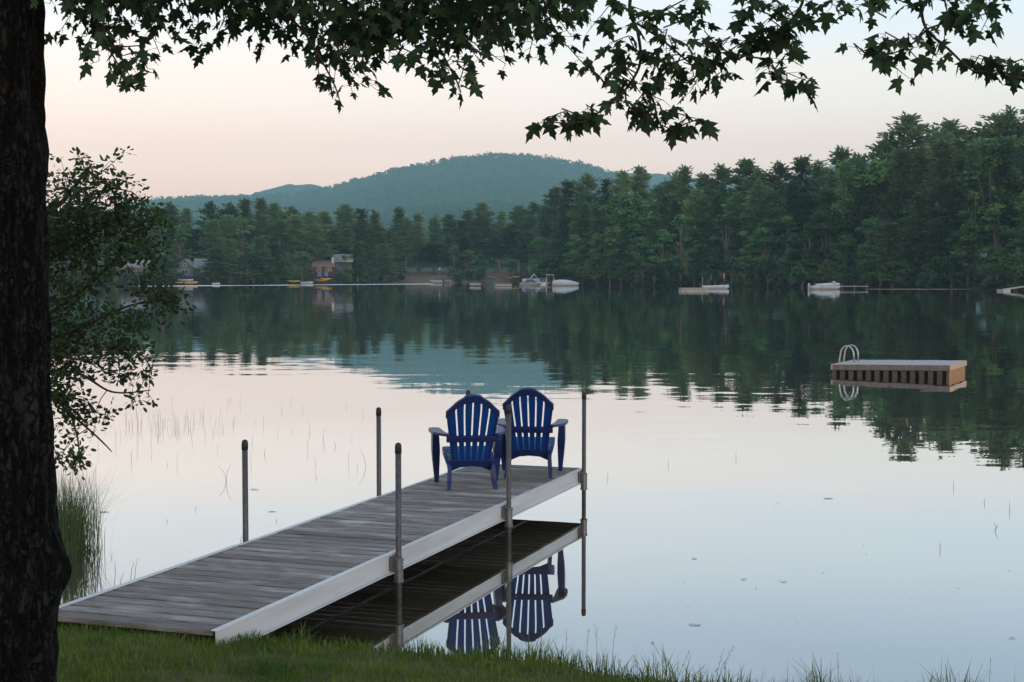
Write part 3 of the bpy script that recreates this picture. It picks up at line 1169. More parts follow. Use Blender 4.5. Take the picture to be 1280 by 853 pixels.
lad = lambda yy: [(-a_ + 0.28, yy, 0.26)] + [(-a_ + 0.12 + 0.16 * math.cos(q), yy, 0.44 + 0.22 * math.sin(q)) for q in np.linspace(0, PI, 11)] + [(-a_ - 0.06, yy, 0.35), (-a_ - 0.06, yy, -0.3)]
for yy in (-0.1, 0.32):
    mb.tube(lad(yy), 0.019, 8)
lo_ = mb.build('ladder', M['ladder'], raft, smooth=True)
for z in (0.1, -0.15):
    mb = MB()
    mb.box(-a_ - 0.09, -a_ - 0.03, -0.1, 0.32, z, z + 0.03)
    mb.build('step', M['ladder'], lo_)

# ------------------------------------------------------------------ small craft by the far shore


def hull(L_, B_, Hh, bow=1.0, draft=0.15, n=12, flat=False):
    """boat shell along +x (bow at +x); returns MB"""
    mb = MB()
    rings = []
    for i in range(n + 1):
        s_ = i / n
        x = -L_ / 2 + L_ * s_
        wd = B_ / 2 * (1 - max(0, (s_ - 0.45) / 0.55) ** 2.2) * (0.9 + 0.1 * min(1, s_ * 4))
        wd = max(wd, 0.03)
        sheer = Hh * (0.88 + 0.25 * s_ ** 2 * bow)
        kz = -draft + (0.6 * Hh * max(0, (s_ - 0.7) / 0.3) ** 2)
        rings.append([(x, -wd, sheer), (x, -wd * 0.92, sheer * 0.4), (x, -wd * 0.45, kz), (x, 0, kz - 0.04), (x, wd * 0.45, kz), (x, wd * 0.92, sheer * 0.4), (x, wd, sheer)])
    mb.loft(rings, True, True)
    return mb


def far_at(px, Y, z=0.0):
    return Vector(((px - CX) / F * Y, Y, z))


def swim_float(px, Y, wpx, label, group, hgt=0.5, yaw=0.05):
    e = empty('swim_float', far_at(px, Y), label, 'swim float', yaw, group)
    w_ = wpx / F * Y
    mb = MB()
    mb.box(-w_ / 2, w_ / 2, -1.2, 1.2, hgt - 0.14, hgt)
    mb.build('decking', M['palewood'], e)
    mb = MB()
    mb.box(-w_ / 2 + .08, w_ / 2 - .08, -1.1, 1.1, -0.2, hgt - 0.14)
    mb.build('float', M['darkframe'], e)
    mb = MB()
    mb.box(-w_ / 2 + .02, w_ / 2 - .02, -1.16, 1.16, hgt - 0.40, hgt - 0.22)
    mb.build('side_board', M['trim'], e)
    return e


G_FL = 'small swim floats off the far shore'
swim_float(594, 285, 14, 'tiny white swim float off the beach, leftmost on the open water', G_FL, 0.62)
swim_float(629, 276, 21, 'low pale swim float with a red boat just behind it', G_FL, 0.5)
swim_float(866.5, 203, 34, 'long flat white float beside the dark topped fishing boat', G_FL, 0.42)

# covered motorboat
e = empty('motorboat', far_at(706.5, 290), 'white motorboat under a pale grey cover moored by the point', 'motorboat', R(12))
hull(5.6, 2.1, 0.62).build('hull', M['white'], e, smooth=True)
mb = MB()
rings = []
for i in range(11):
    s_ = i / 10
    x = -2.7 + 5.3 * s_
    wd = 1.02 * (1 - max(0, (s_ - 0.45) / 0.55) ** 2.2) + 0.03
    top = 0.62 + 0.75 * math.sin(PI * min(1, 0.12 + s_ * 0.85)) ** 0.8 * (1 - 0.35 * s_)
    rings.append([(x, -wd, 0.58), (x, -wd * 0.6, lerp(0.6, top, 0.75)), (x, 0, top), (x, wd * 0.6, lerp(0.6, top, 0.75)), (x, wd, 0.58)])
mb.loft(rings, True, True)
mb.build('cover', M['cover'], e, smooth=True)
mb = MB()
mb.box(-3.05, -2.75, -0.22, 0.22, -0.1, 0.95)
mb.build('outboard_motor', M['dark'], e, bevel=0.05)

# pier with lift posts beside it
e = empty('pier', far_at(686, 312), 'pale pier with thin lift posts between two moored boats', 'pier', R(-4))
mb = MB()
mb.box(-4.6, 3.2, -0.6, 0.6, 0.42, 0.55)
mb.build('decking', M['palewood'], e)
for x in (-4.4, -2.6, -0.6, 1.2, 3.0):
    for yy in (-0.62, 0.62):
        mb = MB()
        mb.tube([(x, yy, -0.6), (x, yy, 1.2 + 0.5 * ((x * 7) % 1))], 0.045, 6)
        mb.build('post', M['trim'], e)
e = empty('boat_lift', far_at(687.5, 318), 'white flat canopy on slim posts above the pier', 'boat lift', R(-4))
mb = MB()
mb.box(-0.9, 0.9, -1.1, 1.1, 2.15, 2.27)
mb.build('canopy', M['cover'], e, bevel=0.03)
for sx in (-1, 1):
    for sy in (-1, 1):
        mb = MB()
        mb.tube([(sx * 0.75, sy * 0.95, -0.5), (sx * 0.75, sy * 0.95, 2.15)], 0.035, 6)
        mb.build('post', M['trim'], e)

# runabout with navy hull
e = empty('runabout', far_at(663.5, 300), 'small runabout with navy windscreen and white hull, left of the pier', 'runabout', R(8))
hull(4.6, 1.8, 0.6).build('hull', M['white'], e, smooth=True)
mb = MB()
mb.loft([[(x, -wd, 0.56), (x, -wd * .7, zz), (x, wd * .7, zz), (x, wd, 0.56)] for x, wd, zz in ((-1.6, .75, .7), (-0.8, .82, 1.25), (0.2, .8, 1.35), (0.9, .65, .85), (1.6, .4, .62))])
mb.build('cockpit_cover', M['navy'], e)
mb = MB()
mb.box(-2.3, 2.0, -0.93, -0.88, 0.30, 0.45)
mb.build('stripe', M['navy'], e)

# pontoon boat behind
e = empty('pontoon_boat', far_at(669, 326), 'grey pontoon boat with railing and frame behind the runabout', 'pontoon boat', R(3))
for sy in (-0.9, 0.9):
    mb = MB()
    mb.tube([(-3.1, sy, 0.15), (2.4, sy, 0.15), (3.0, sy, 0.3)], [0.32, 0.32, 0.06], 10)
    mb.build('pontoon', M['ladder'], e, smooth=True)
mb = MB()
mb.box(-3.0, 2.7, -1.2, 1.2, 0.5, 0.62)
mb.build('deck', M['trim'], e)
mb = MB()
for sy in (-1.15, 1.15):
    for z0, z1 in ((0.75, 0.83), (1.25, 1.33)):
        mb.box(-2.9, 2.6, sy - .02, sy + .02, z0, z1)
    for k in range(7):
        x = -2.9 + 5.5 * k / 6
        mb.box(x - .03, x + .03, sy - .03, sy + .03, 0.62, 1.33)
    mb.box(-2.8, 0.5, sy - .01, sy + .01, 0.83, 1.25)
mb.build('railing', M['white'], e)
mb = MB()
mb.tube([(-1.6, -1.1, 0.7), (-0.3, -1.1, 2.4), (-0.3, 1.1, 2.4), (-1.6, 1.1, 0.7)], 0.05, 6)
mb.tube([(1.0, -1.1, 0.7), (-0.3, -1.1, 2.4)], 0.05, 6)
mb.tube([(1.0, 1.1, 0.7), (-0.3, 1.1, 2.4)], 0.05, 6)
mb.build('canopy_frame', M['ladder'], e)
for bx_ in ((-2.4, -1.2, -0.8, 0.8, 0.62, 1.2), (0.3, 1.0, -0.7, 0.0, 0.62, 1.35)):
    mb = MB()
    mb.box(*bx_)
    mb.build('seat', M['cover'], e, bevel=0.08)


def kayak(px, Y, z, mt, label, L_=3.2, yaw=0.0, name='kayak', cat='kayak', group='kayaks pulled up on the far shore'):
    e = empty(name, far_at(px, Y, z), label, cat, yaw, group)
    mb = MB()
    rings = []
    for i in range(13):
        s_ = i / 12
        x = -L_ / 2 + L_ * s_
        k = math.sin(PI * s_) ** 0.7
        wd = 0.36 * k + 0.02
        up_ = 0.14 * abs(2 * s_ - 1) ** 2
        rings.append([(x, wd * math.cos(q), up_ + 0.22 + 0.21 * (k + 0.1) * math.sin(q)) for q in np.linspace(0, 2 * PI, 9)[:-1]])
    mb.loft(rings)
    mb.build('hull', mt, e, smooth=True)
    mb = MB()
    mb.tube([(-0.1 + 0.5 * math.cos(q), 0.22 * math.sin(q), 0.44) for q in np.linspace(0, 2 * PI, 13)], 0.04, 6, False)
    mb.build('cockpit_rim', M['dark'], e)
    return e


def gz(px, Y):
    return max(0.0, ground_z(px, Y))


for px, dY, mt, lb, yw in ((637, 3.5, 'yellow', 'yellow kayak on the cove beach, nearest the pontoon boat', 0.1), (647, 5.5, 'yellow', 'yellow kayak lying behind another yellow kayak in the cove', -0.1),
                          (616, 4, 'teal', 'small teal kayak on the shore of the cove', 0.1), (629, 4, 'redboat', 'small red boat on the sand behind a low float', 0.15),
                          (367, 1.2, 'yellow', 'yellow kayak at the waterline left of the red house', 0.0), (402, 2.0, 'orange', 'orange kayak below the red house', 0.15), (407, 3.4, 'yellow', 'yellow kayak lying right of an orange one below the red house', -0.1)):
    Y = shore(px) + dY
    kayak(px, Y, gz(px, Y) + 0.05, M[mt], lb, 2.6 + 0.8 * (mt == 'yellow') + (1.0 if mt == 'orange' else 0), yw)

# fishing boat at the right
e = empty('fishing_boat', far_at(894, 229), 'grey fishing boat with dark seats and a red orange flag post', 'fishing boat', R(-5))
hull(4.3, 1.7, 0.62).build('hull', M['cover'], e, smooth=True)
for bx_ in ((-1.4, -0.8, -.6, .6, .55, 1.25), (-0.3, 0.2, -.5, .1, .55, 1.35), (0.7, 1.5, -.5, .5, .55, 0.95)):
    mb = MB()
    mb.box(*bx_)
    mb.build('seat', M['dark'], e, bevel=.06)
mb = MB()
mb.loft([[(-2.0, -.7, .95), (-2.0, .7, .95)], [(-.4, -.75, 1.55), (-.4, .75, 1.55)], [(1.2, -.6, 1.25), (1.2, .6, 1.25)], [(2.0, -.3, .85), (2.0, .3, .85)]], False, False)
cvr = mb.build('cover', M['dark'], e)
sm = cvr.modifiers.new('solid', 'SOLIDIFY')
sm.thickness = 0.05
for pp_ in ([(-1.0, 0, .6), (-0.6, 0, 2.3)], [(-2.1, 0, .4), (-2.0, 0, 1.9)]):
    mb = MB()
    mb.tube(pp_, .035, 6)
    mb.build('pole', M['trim'], e)
mb = MB()
mb.tube([(1.35, .2, .6), (1.35, .2, 2.55)], .04, 6)
mb.tube([(1.35, .2, 1.75), (1.35, .2, 2.5)], .11, 8)
mb.build('flag_post', M['orange'], e)
mb = MB()
mb.box(-2.45, -2.15, -.2, .2, -.1, 1.0)
mb.build('outboard_motor', M['dark'], e, bevel=.05)

# white rowing boat moored at the thin pier
e = empty('moored_boat', far_at(1031, 222), 'long white open boat moored at the left end of a thin pier', 'boat', R(3))
hull(4.8, 1.7, 0.66, 0.4).build('hull', M['white'], e, smooth=True)
mb = MB()
mb.loft([[(-1.5, -.7, .62), (-1.5, 0, .85), (-1.5, .7, .62)], [(1.4, -.72, .66), (1.4, 0, 1.05), (1.4, .72, .66)], [(2.2, -.3, .75), (2.2, 0, 1.0), (2.2, .3, .75)]], True, True)
mb.build('cover', M['cover'], e)
mb = MB()
mb.box(1.2, 1.5, -.5, .5, .7, 1.28)
mb.build('windscreen', M['trim'], e)
mb = MB()
mb.box(-2.65, -2.4, -.2, .2, -.1, .95)
mb.build('outboard_motor', M['white'], e, bevel=.05)
e = empty('pier', far_at(1067, 226), 'thin low pier running right from the moored white boat', 'pier', R(2))
mb = MB()
mb.box(-2.2, 2.2, -.5, .5, .40, .50)
mb.build('decking', M['palewood'], e)
for x in (-1.9, 0, 1.9):
    mb = MB()
    mb.tube([(x, -.45, -.6), (x, -.45, .9)], .05, 6)
    mb.build('post', M['galv_socket'], e)
# pale tube added in place of a light line on the water
e = empty('light_streak_tube', far_at(1150, 224), 'thin pale strip standing in for a light streak on the water, right shore', 'light streak', R(-7))
mb = MB()
mb.tube([(-8.4 + 16.8 * k / 14, 0.15 * math.sin(k * 1.3), 0.02 + 0.02 * math.sin(k * 2.1)) for k in range(15)], [0.03 + 0.035 * math.sin(PI * k / 14) for k in range(15)], 7)
mb.build('trunk', M['bark_birch'], e, smooth=True)  # the streak's tube, no tree trunk; borrows the pale bark colour
# gangway at the right edge
e = empty('gangway', far_at(1274, 198), 'grey sloping gangway at the far right shore', 'gangway', R(14))
mb = MB()
mb.box(-2.4, 2.6, -.5, .5, -.06, .06, Matrix.Rotation(R(-7), 4, 'Y') @ Matrix.Translation((0, 0, .55)))
mb.build('decking', M['palewood'], e)
mb = MB()
mb.box(-3.0, -1.9, -.8, .8, -.15, .28)
mb.build('float', M['trim'], e)

# beach things
e = empty('skiff', far_at(545.5, 386.5, 0.02), 'small white skiff with dark motor lying at the beach', 'skiff', R(176))
hull(3.4, 1.4, 0.7, 0.5).build('hull', M['white'], e, smooth=True)
mb = MB()
mb.box(1.3 - 3.4, 1.7 - 3.4, -.2, .2, .1, 1.1)
mb.build('outboard_motor', M['dark'], e)
e = empty('pier', far_at(555, 387.5), 'short pale pier beside the white skiff at the beach', 'pier')
mb = MB()
mb.box(-1.6, 2.0, -.6, .6, .55, .7)
mb.build('decking', M['palewood'], e)
for x in (-1.4, 1.8):
    mb = MB()
    mb.tube([(x, -.5, -.5), (x, -.5, .9)], .06, 6)
    mb.build('post', M['trim'], e)
zz = gz(549, 398)
e = empty('post_lamp', far_at(549.5, 398, zz), 'pale lamp post with a white top standing on the beach', 'lamp')
mb = MB()
mb.tube([(0, 0, -.1), (0, 0, 1.7)], .06, 7)
mb.build('post', M['palewood'], e)
mb = MB()
mb.tube([(0, 0, 1.7), (0, 0, 1.85), (0, 0, 2.2), (0, 0, 2.35)], [.08, .24, .24, .05], 9)
mb.build('lantern', M['lampwhite'], e, smooth=True)

# left shore craft
Y = shore(230) + 1.2
e = empty('canoe', far_at(229, Y, 0.12), 'long tan canoe pulled up below the grey cabin', 'canoe', R(4))
hull(6.6, 1.1, 0.55, 0.8, 0.05).build('hull', M['tan'], e, smooth=True)
for x in (-1.2, 1.2):
    mb = MB()
    mb.box(x - .15, x + .15, -.4, .4, .48, .54)
    mb.build('seat', M['palewood'], e)
e = empty('rowing_boat', far_at(231, Y + 2.2, 0.75), 'pale blue rowing boat lying behind the tan canoe', 'boat', R(-3))
hull(4.0, 1.3, 0.5, 0.6, 0.1).build('hull', M['cover'], e, smooth=True)
mb = MB()
mb.box(-.15, .15, -.5, .5, .42, .5)
mb.build('seat', M['palewood'], e)
e = empty('dinghy', far_at(270.5, 315), 'tiny white dinghy right of the tan canoe', 'dinghy', R(2))
hull(1.7, .9, 0.5, .5).build('hull', M['white'], e, smooth=True)
mb = MB()
mb.box(-.2, .2, -.3, .3, .42, .5)
mb.build('seat', M['dark'], e)
e = empty('skiff', far_at(384, shore(384) - 1.0, 0.0), 'white skiff at the waterline left of the red house', 'skiff', R(-6))
hull(3.0, 1.3, 0.6, .6).build('hull', M['white'], e, smooth=True)
mb = MB()
mb.box(-1.7, -1.45, -.18, .18, 0, 1.0)
mb.build('outboard_motor', M['dark'], e)

for px, lb in ((400, 'slate blue lawn chair below the red house, the left one'), (408.5, 'slate blue lawn chair below the red house, the right one')):
    Yc = shore(px) + 7
    e = empty('lawn_chair', far_at(px, Yc, gz(px, Yc)), lb, 'chair', R(175), 'lawn chairs below the red house')
    mb = MB()
    mb.box(-.45, .45, -.1, .1, .4, 1.5, Matrix.Rotation(R(-15), 4, 'X'))
    mb.build('backrest', M['bluechair'], e)
    mb = MB()
    mb.box(-.42, .42, .1, .8, .42, .5)
    mb.build('seat', M['bluechair'], e)
    for sx in (-.42, .42):
        mb = MB()
        mb.box(sx - .06, sx + .06, .62, .74, -.05, .75)
        mb.build('leg', M['bluechair'], e)

# houses


def window(e, wall, x, y, z, w_, h_, panes=True):
    """window on a wall facing -y"""
    mb = MB()
    fw = 0.10
    mb.box(x - w_ / 2 - fw, x + w_ / 2 + fw, y - .06, y + .02, z - fw, z)
    mb.box(x - w_ / 2 - fw, x + w_ / 2 + fw, y - .06, y + .02, z + h_, z + h_ + fw)
    mb.box(x - w_ / 2 - fw, x - w_ / 2, y - .06, y + .02, z, z + h_)
    mb.box(x + w_ / 2, x + w_ / 2 + fw, y - .06, y + .02, z, z + h_)
    mb.box(x - .04, x + .04, y - .05, y + .015, z, z + h_)
    wf = mb.build('window', M['trim'], e)
    mb = MB()
    mb.box(x - w_ / 2, x + w_ / 2, y - .02, y + .01, z, z + h_)
    mb.build('pane', M['glass'], wf)


def gable_roof(e, x0, x1, y0, y1, z0, z1, along_x, mt, th=0.18, ov=0.4):
    mb = MB()
    if along_x:
        ym = (y0 + y1) / 2
        for ya, yb2 in ((y0 - ov, ym), (y1 + ov, ym)):
            k = (z1 - z0) / (ym - y0)
            za = z0 - ov * k
            poly = [(x0 - ov, ya, za), (x1 + ov, ya, za), (x1 + ov, yb2, z1), (x0 - ov, yb2, z1)]
            mb.add([Vector(p) for p in poly] + [Vector(p) + Vector((0, 0, th)) for p in poly], [(0, 1, 2, 3), (7, 6, 5, 4), (0, 4, 5, 1), (1, 5, 6, 2), (2, 6, 7, 3), (3, 7, 4, 0)])
    else:
        xm = (x0 + x1) / 2
        for xa in (x0 - ov, x1 + ov):
            k = (z1 - z0) / (xm - x0)
            za = z0 - ov * k
            poly = [(xa, y0 - ov, za), (xm, y0 - ov, z1), (xm, y1 + ov, z1), (xa, y1 + ov, za)]
            mb.add([Vector(p) for p in poly] + [Vector(p) + Vector((0, 0, th)) for p in poly], [(0, 1, 2, 3), (7, 6, 5, 4), (0, 4, 5, 1), (1, 5, 6, 2), (2, 6, 7, 3), (3, 7, 4, 0)])
    return mb.build('roof', mt, e)


def gable_walls(x0, x1, y0, y1, z0, zw, zr, along_x):
    mb = MB()
    mb.box(x0, x1, y0, y1, z0, zw)
    if along_x:
        ym = (y0 + y1) / 2
        mb.add([(x0, y0, zw), (x0, y1, zw), (x0, ym, zr), (x1, y0, zw), (x1, y1, zw), (x1, ym, zr)], [(0, 2, 1), (3, 4, 5), (0, 3, 5, 2), (1, 2, 5, 4)])
    else:
        xm = (x0 + x1) / 2
        mb.add([(x0, y0, zw), (x1, y0, zw), (xm, y0, zr), (x0, y1, zw), (x1, y1, zw), (xm, y1, zr)], [(0, 1, 2), (3, 5, 4), (0, 2, 5, 3), (1, 4, 5, 2)])
    return mb


# grey cabin: gable end to the lake at the left, long pale roof to the right
Yh = shore(240) + 10
zz = gz(240, Yh)
e = empty('cabin', far_at(243, Yh, zz), 'grey cabin with a pale gable roof near the left shore', 'cabin', R(3))
gable_walls(-4.0, -0.2, 0, 6, -1.0, 2.3, 3.9, False).build('wall', M['greypaint'], e)
gable_walls(-0.2, 4.6, 1.2, 6, -1.0, 2.2, 4.0, True).build('wall', M['greypaint'], e)
gable_roof(e, -4.0, -0.2, 0, 6, 2.3, 4.0, False, M['greyroof'])
gable_roof(e, -0.1, 4.6, 1.2, 6, 2.2, 4.1, True, M['greyroof'])
window(e, None, -2.1, 0, 2.55, 0.7, 0.55)
window(e, None, -2.1, 0, 0.6, 1.4, 1.0)
window(e, None, 2.2, 1.2, 0.7, 1.6, 1.0)

Yh = shore(170) + 8
zz = gz(170, Yh)
e = empty('cottage', far_at(168, Yh, zz), 'brown cottage with white framed windows at the far left shore', 'cottage', R(-4))
gable_walls(-3.2, 2.6, 0, 6, -1, 2.5, 3.9, True).build('wall', M['brownwall'], e)
gable_roof(e, -3.2, 2.6, 0, 6, 2.5, 3.9, True, M['greyroof'])
for x in (-2.2, -0.4, 1.3):
    window(e, None, x, 0, 0.9, 1.1, 1.2)

Yh = shore(404) + 13
zz = gz(404, Yh)
e = empty('lake_house', far_at(405, Yh, zz), 'red house with a tan roof and porch close to the shore', 'house', R(5))
gable_walls(-2.6, 2.4, 0, 6, -1, 2.3, 3.9, True).build('wall', M['redwall'], e)
gable_roof(e, -2.6, 2.4, 0, 6, 2.3, 3.7, True, M['tanroof'])
window(e, None, -1.2, 0, 0.9, 0.9, 1.0)
window(e, None, 1.2, 0, 0.9, 1.2, 1.2)
mb = MB()
mb.box(1.9, 2.5, 1.5, 2.1, 2.5, 4.6)
mb.build('chimney', M['cover'], e)
mb = MB()
mb.box(-2.6, 2.4, -1.8, -.02, -.2, -.05)
for x in np.linspace(-2.5, 2.3, 9):
    mb.box(x - .04, x + .04, -1.78, -1.7, -.05, .8)
mb.box(-2.6, 2.4, -1.8, -1.7, .8, .9)
mb.build('porch', M['redwall'], e)
e = empty('cottage', far_at(428, Yh + 5, zz + 0.4), 'grey cottage with a white eave right of the red house', 'cottage', R(2))
gable_walls(-2.4, 2.4, 0, 5, -1, 3.4, 4.9, True).build('wall', M['greypaint'], e)
gable_roof(e, -2.4, 2.4, 0, 5, 3.4, 4.9, True, M['greyroof'])
mb = MB()
mb.box(-2.9, 2.9, -.52, -.40, 3.1, 3.35)
mb.build('eave', M['white'], e)
window(e, None, -1.0, 0, 1.2, .9, 1.2)

# ------------------------------------------------------------------ far trees
H0 = 25.0


def pine_mesh(seed, lower=0.2, rmax=4.0, ragged=0.5, broad=0.0):
    """white pine 25 m tall: whorls of near-level branches with plumes of needles. returns crown arrays, trunk MB"""
    rg = np.random.default_rng(seed)
    tr_ = MB()
    lean = rg.normal(0, 0.35, 2)

    def ax(z):
        q = z / H0
        return np.array([lean[0] * q * q, lean[1] * q * q, z])
    tr_.tube([tuple(ax(z)) for z in np.linspace(-1.5, H0 - 0.6, 9)], [0.36 * (1 - k / 9.2) + 0.03 for k in range(9)], 7)
    cs, tips, nrms = [], [], []
    z = H0 * lower
    while z < H0 - 0.4:
        tq = (z - H0 * lower) / (H0 * (1 - lower))
        prof = min(1.0, 0.55 + tq * 2.2) * (1 - tq) ** (0.70 - 0.20 * broad) * (1 + 0.25 * broad)
        nb2 = rg.integers(5, 8)
        a0 = rg.uniform(0, 2 * PI)
        whorl_l = rg.uniform(1 - ragged * 0.5, 1 + ragged * 0.35)
        for k in range(nb2):
            if rg.random() < 0.14 + 0.12 * ragged:
                continue
            a = a0 + 2 * PI * k / nb2 + rg.normal(0, 0.2)
            ln = max(0.7, rmax * prof * whorl_l * rg.uniform(0.65, 1.2))
            rise_ = rg.uniform(-0.05, 0.42) + 0.40 * tq
            dirv = np.array([math.cos(a), math.sin(a), rise_])
            base = ax(z)
            end = base + dirv * ln + np.array([0, 0, -0.04 * ln * ln * (1 - tq)])
            base = base + np.array([0, 0, rg.normal(0, 0.22)])
            end = end + np.array([0, 0, rg.normal(0, 0.55)])
            tr_.tube([tuple(base), tuple((base + end) / 2 + np.array([0, 0, 0.05 * ln])), tuple(end)], [0.07, 0.05, 0.02], 4, False)
            m_ = max(2, int(ln / 0.62))
            for q in range(m_):
                u_ = 0.30 + 0.70 * (q + rg.uniform(0.2, 0.8)) / m_
                c_ = base + (end - base) * u_ + np.array([0, 0, 0.1])
                nleaf = 14
                offs_ = rg.normal(0, 1, (nleaf, 3)) * np.array([0.52, 0.52, 0.28])
                cs.append(c_ + offs_)
                td = offs_ * np.array([1, 1, 0.5]) + dirv * 0.45 + np.array([0, 0, 0.22]) + rg.normal(0, 0.2, (nleaf, 3))
                tips.append(td)
                nrms.append(rg.normal(0, 0.9, (nleaf, 3)) + np.array([0, 0, 0.6]) + dirv * 0.4)
        z += rg.uniform(0.65, 1.05)
    c_ = ax(H0 - 0.4)
    offs_ = rg.normal(0, 1, (26, 3)) * np.array([0.35, 0.35, 0.5])
    cs.append(c_ + offs_)
    tips.append(offs_ + np.array([0, 0, 0.6]))
    nrms.append(rg.normal(0, 1, (26, 3)))
    cs = np.concatenate(cs)
    tips = np.concatenate(tips)
    nrms = np.concatenate(nrms)
    n_ = len(cs)
    v2_, f2_ = quads(cs, tips, nrms, rg.uniform(0.6, 1.1, n_), rg.uniform(0.26, 0.46, n_))
    return v2_, f2_, tr_


def broad_mesh(seed, h_=15.0, rx=4.2, base=0.18, nl=20, leaves=150, size=0.62):
    rg = np.random.default_rng(seed)
    tr_ = MB()
    fork = h_ * (base + 0.15)
    tr_.tube([(0, 0, -1.2), (0.1, 0, fork * 0.5), (0.0, 0.1, fork), (0.15, 0, h_ * 0.75)], [0.24, 0.19, 0.15, 0.04], 7)
    cs, tips, nrms = [], [], []
    for k in range(nl):
        zq = rg.uniform(base, 0.93)
        env = math.sin(PI * min(1, max(0.0, (zq - base + 0.10) / (1.10 - base)))) ** 0.6
        a = rg.uniform(0, 2 * PI)
        rr = rx * env * rg.uniform(0.35, 0.8)
        c_ = np.array([math.cos(a) * rr, math.sin(a) * rr, h_ * zq])
        if k == 0:
            c_ = np.array([0, 0, h_ * 0.93])
        rad_ = np.array([1.0, 1.0, 0.72]) * rx * rg.uniform(0.26, 0.42)
        tr_.tube([(0.05, 0, min(fork, c_[2] - 0.5)), tuple(c_ * np.array([.5, .5, 1]) - np.array([0, 0, 0.12 * h_ * 0.5])), tuple(c_)], [0.09, 0.06, 0.02], 4, False)
        d_ = unit(rg.normal(0, 1, (leaves, 3)))
        d_[:, 2] = np.where(d_[:, 2] < -0.3, -d_[:, 2], d_[:, 2])
        rr_ = rg.uniform(0.55, 1.12, (leaves, 1))
        cs.append(c_ + d_ * rr_ * rad_)
        nrms.append(d_ + rg.normal(0, 0.5, (leaves, 3)) + np.array([0, 0, 0.5]))
        tips.append(np.cross(nrms[-1], rg.normal(0, 1, (leaves, 3))) + d_ * 0.3 + np.array([0, 0, -0.25]))
    cs = np.concatenate(cs)
    n_ = len(cs)
    v2_, f2_ = quads(cs, np.concatenate(tips), np.concatenate(nrms), rg.uniform(0.7, 1.25, n_) * size, rg.uniform(0.5, 0.8, n_) * size)
    return v2_, f2_, tr_


PROTO = {}


def proto(key, name, arrays, leaf, bark):
    e = bpy.data.objects.new(name, None)
    v2_, f2_, tr_ = arrays
    PROTO[key] = (e, name, v2_, f2_, tr_, leaf, bark, [None])


def place(key, loc, scale, rz, label, cat, group, tilt=(0, 0)):
    e0, name, v2_, f2_, tr_, leaf, bark, first = PROTO[key]
    e = bpy.data.objects.new(name, None)
    COL.objects.link(e)
    e.location = loc
    e.scale = scale
    e.rotation_euler = (tilt[0], tilt[1], rz)
    props(e, label, cat, group)
    if first[0] is None:
        c_ = np_mesh('crown', v2_, f2_, leaf, e)
        k_ = tr_.build('trunk', bark, e, smooth=True)
        first[0] = (c_, k_)
    else:
        for o_ in first[0]:
            c_ = o_.copy()
            c_.parent = e
            COL.objects.link(c_)
    return e


for i, kw in enumerate((dict(lower=.16, rmax=3.9, ragged=.5), dict(lower=.26, rmax=4.2, ragged=.9), dict(lower=.10, rmax=4.3, ragged=.35), dict(lower=.38, rmax=4.3, ragged=.9, broad=.8),
                        dict(lower=.2, rmax=3.3, ragged=.6), dict(lower=.3, rmax=4.6, ragged=.7, broad=1.0), dict(lower=.14, rmax=4.0, ragged=.8, broad=.4),
                        dict(lower=.46, rmax=4.0, ragged=1.0, broad=.6), dict(lower=.22, rmax=3.7, ragged=1.1), dict(lower=.32, rmax=4.9, ragged=1.1, broad=.9))):
    proto('p%d' % i, 'pine_tree', pine_mesh(100 + i, **kw), M['pine'], M['bark_far'])
for i, kw in enumerate((dict(h_=15, rx=4.2), dict(h_=15, rx=3.4, nl=24, base=.1), dict(h_=15, rx=4.8, nl=26, base=.12), dict(h_=15, rx=3.9, nl=18, base=.22))):
    proto('d%d' % i, 'broadleaf_tree', broad_mesh(200 + i, **kw), M['broad'], M['bark_birch'])
for i, kw in enumerate((dict(h_=4, rx=2.6, nl=11, leaves=110, base=.06, size=.42), dict(h_=4, rx=2.2, nl=12, leaves=100, base=.05, size=.38), dict(h_=4, rx=3.0, nl=13, leaves=110, base=.05, size=.42))):
    proto('b%d' % i, 'shore_bush', broad_mesh(300 + i, **kw), M['bushleaf'], M['bark_far'])

LAND = [(155, 186, 'the brown cottage'), (214, 268, 'the grey cabin'), (392, 444, 'the red house'), (505, 562, 'the beach'), (583, 606, 'the tiny white float'),
        (650, 684, 'the pontoon boat'), (690, 724, 'the covered motorboat'), (849, 910, 'the fishing boat'), (1008, 1084, 'the moored white boat'), (1250, 1330, 'the gangway')]
PLAN = []          # (key, px, Y, height, width factor, kind words, row words, cat, group)


def rel(px):
    for a, b, nme in LAND:
        if a <= px <= b:
            return 'behind ' + nme
    lo = [q for q in LAND if q[1] < px]
    hi = [q for q in LAND if q[0] > px]
    if not lo:
        return 'left of ' + hi[0][2]
    if not hi:
        return 'right of ' + lo[-1][2]
    a, b = lo[-1], hi[0]
    return ('right of ' + a[2]) if px - a[1] < b[0] - px else ('left of ' + b[2])


def plan(key, px, Y, topy, kindw, roww, cat, group, wf=None):
    z0 = gz(px, Y)
    h_ = (HOR - topy) / F * Y + H - z0
    h_ *= 1.0
    PLAN.append((key, px, Y, z0, h_, wf or random.uniform(1.1, 1.5), kindw, roww, cat, group))


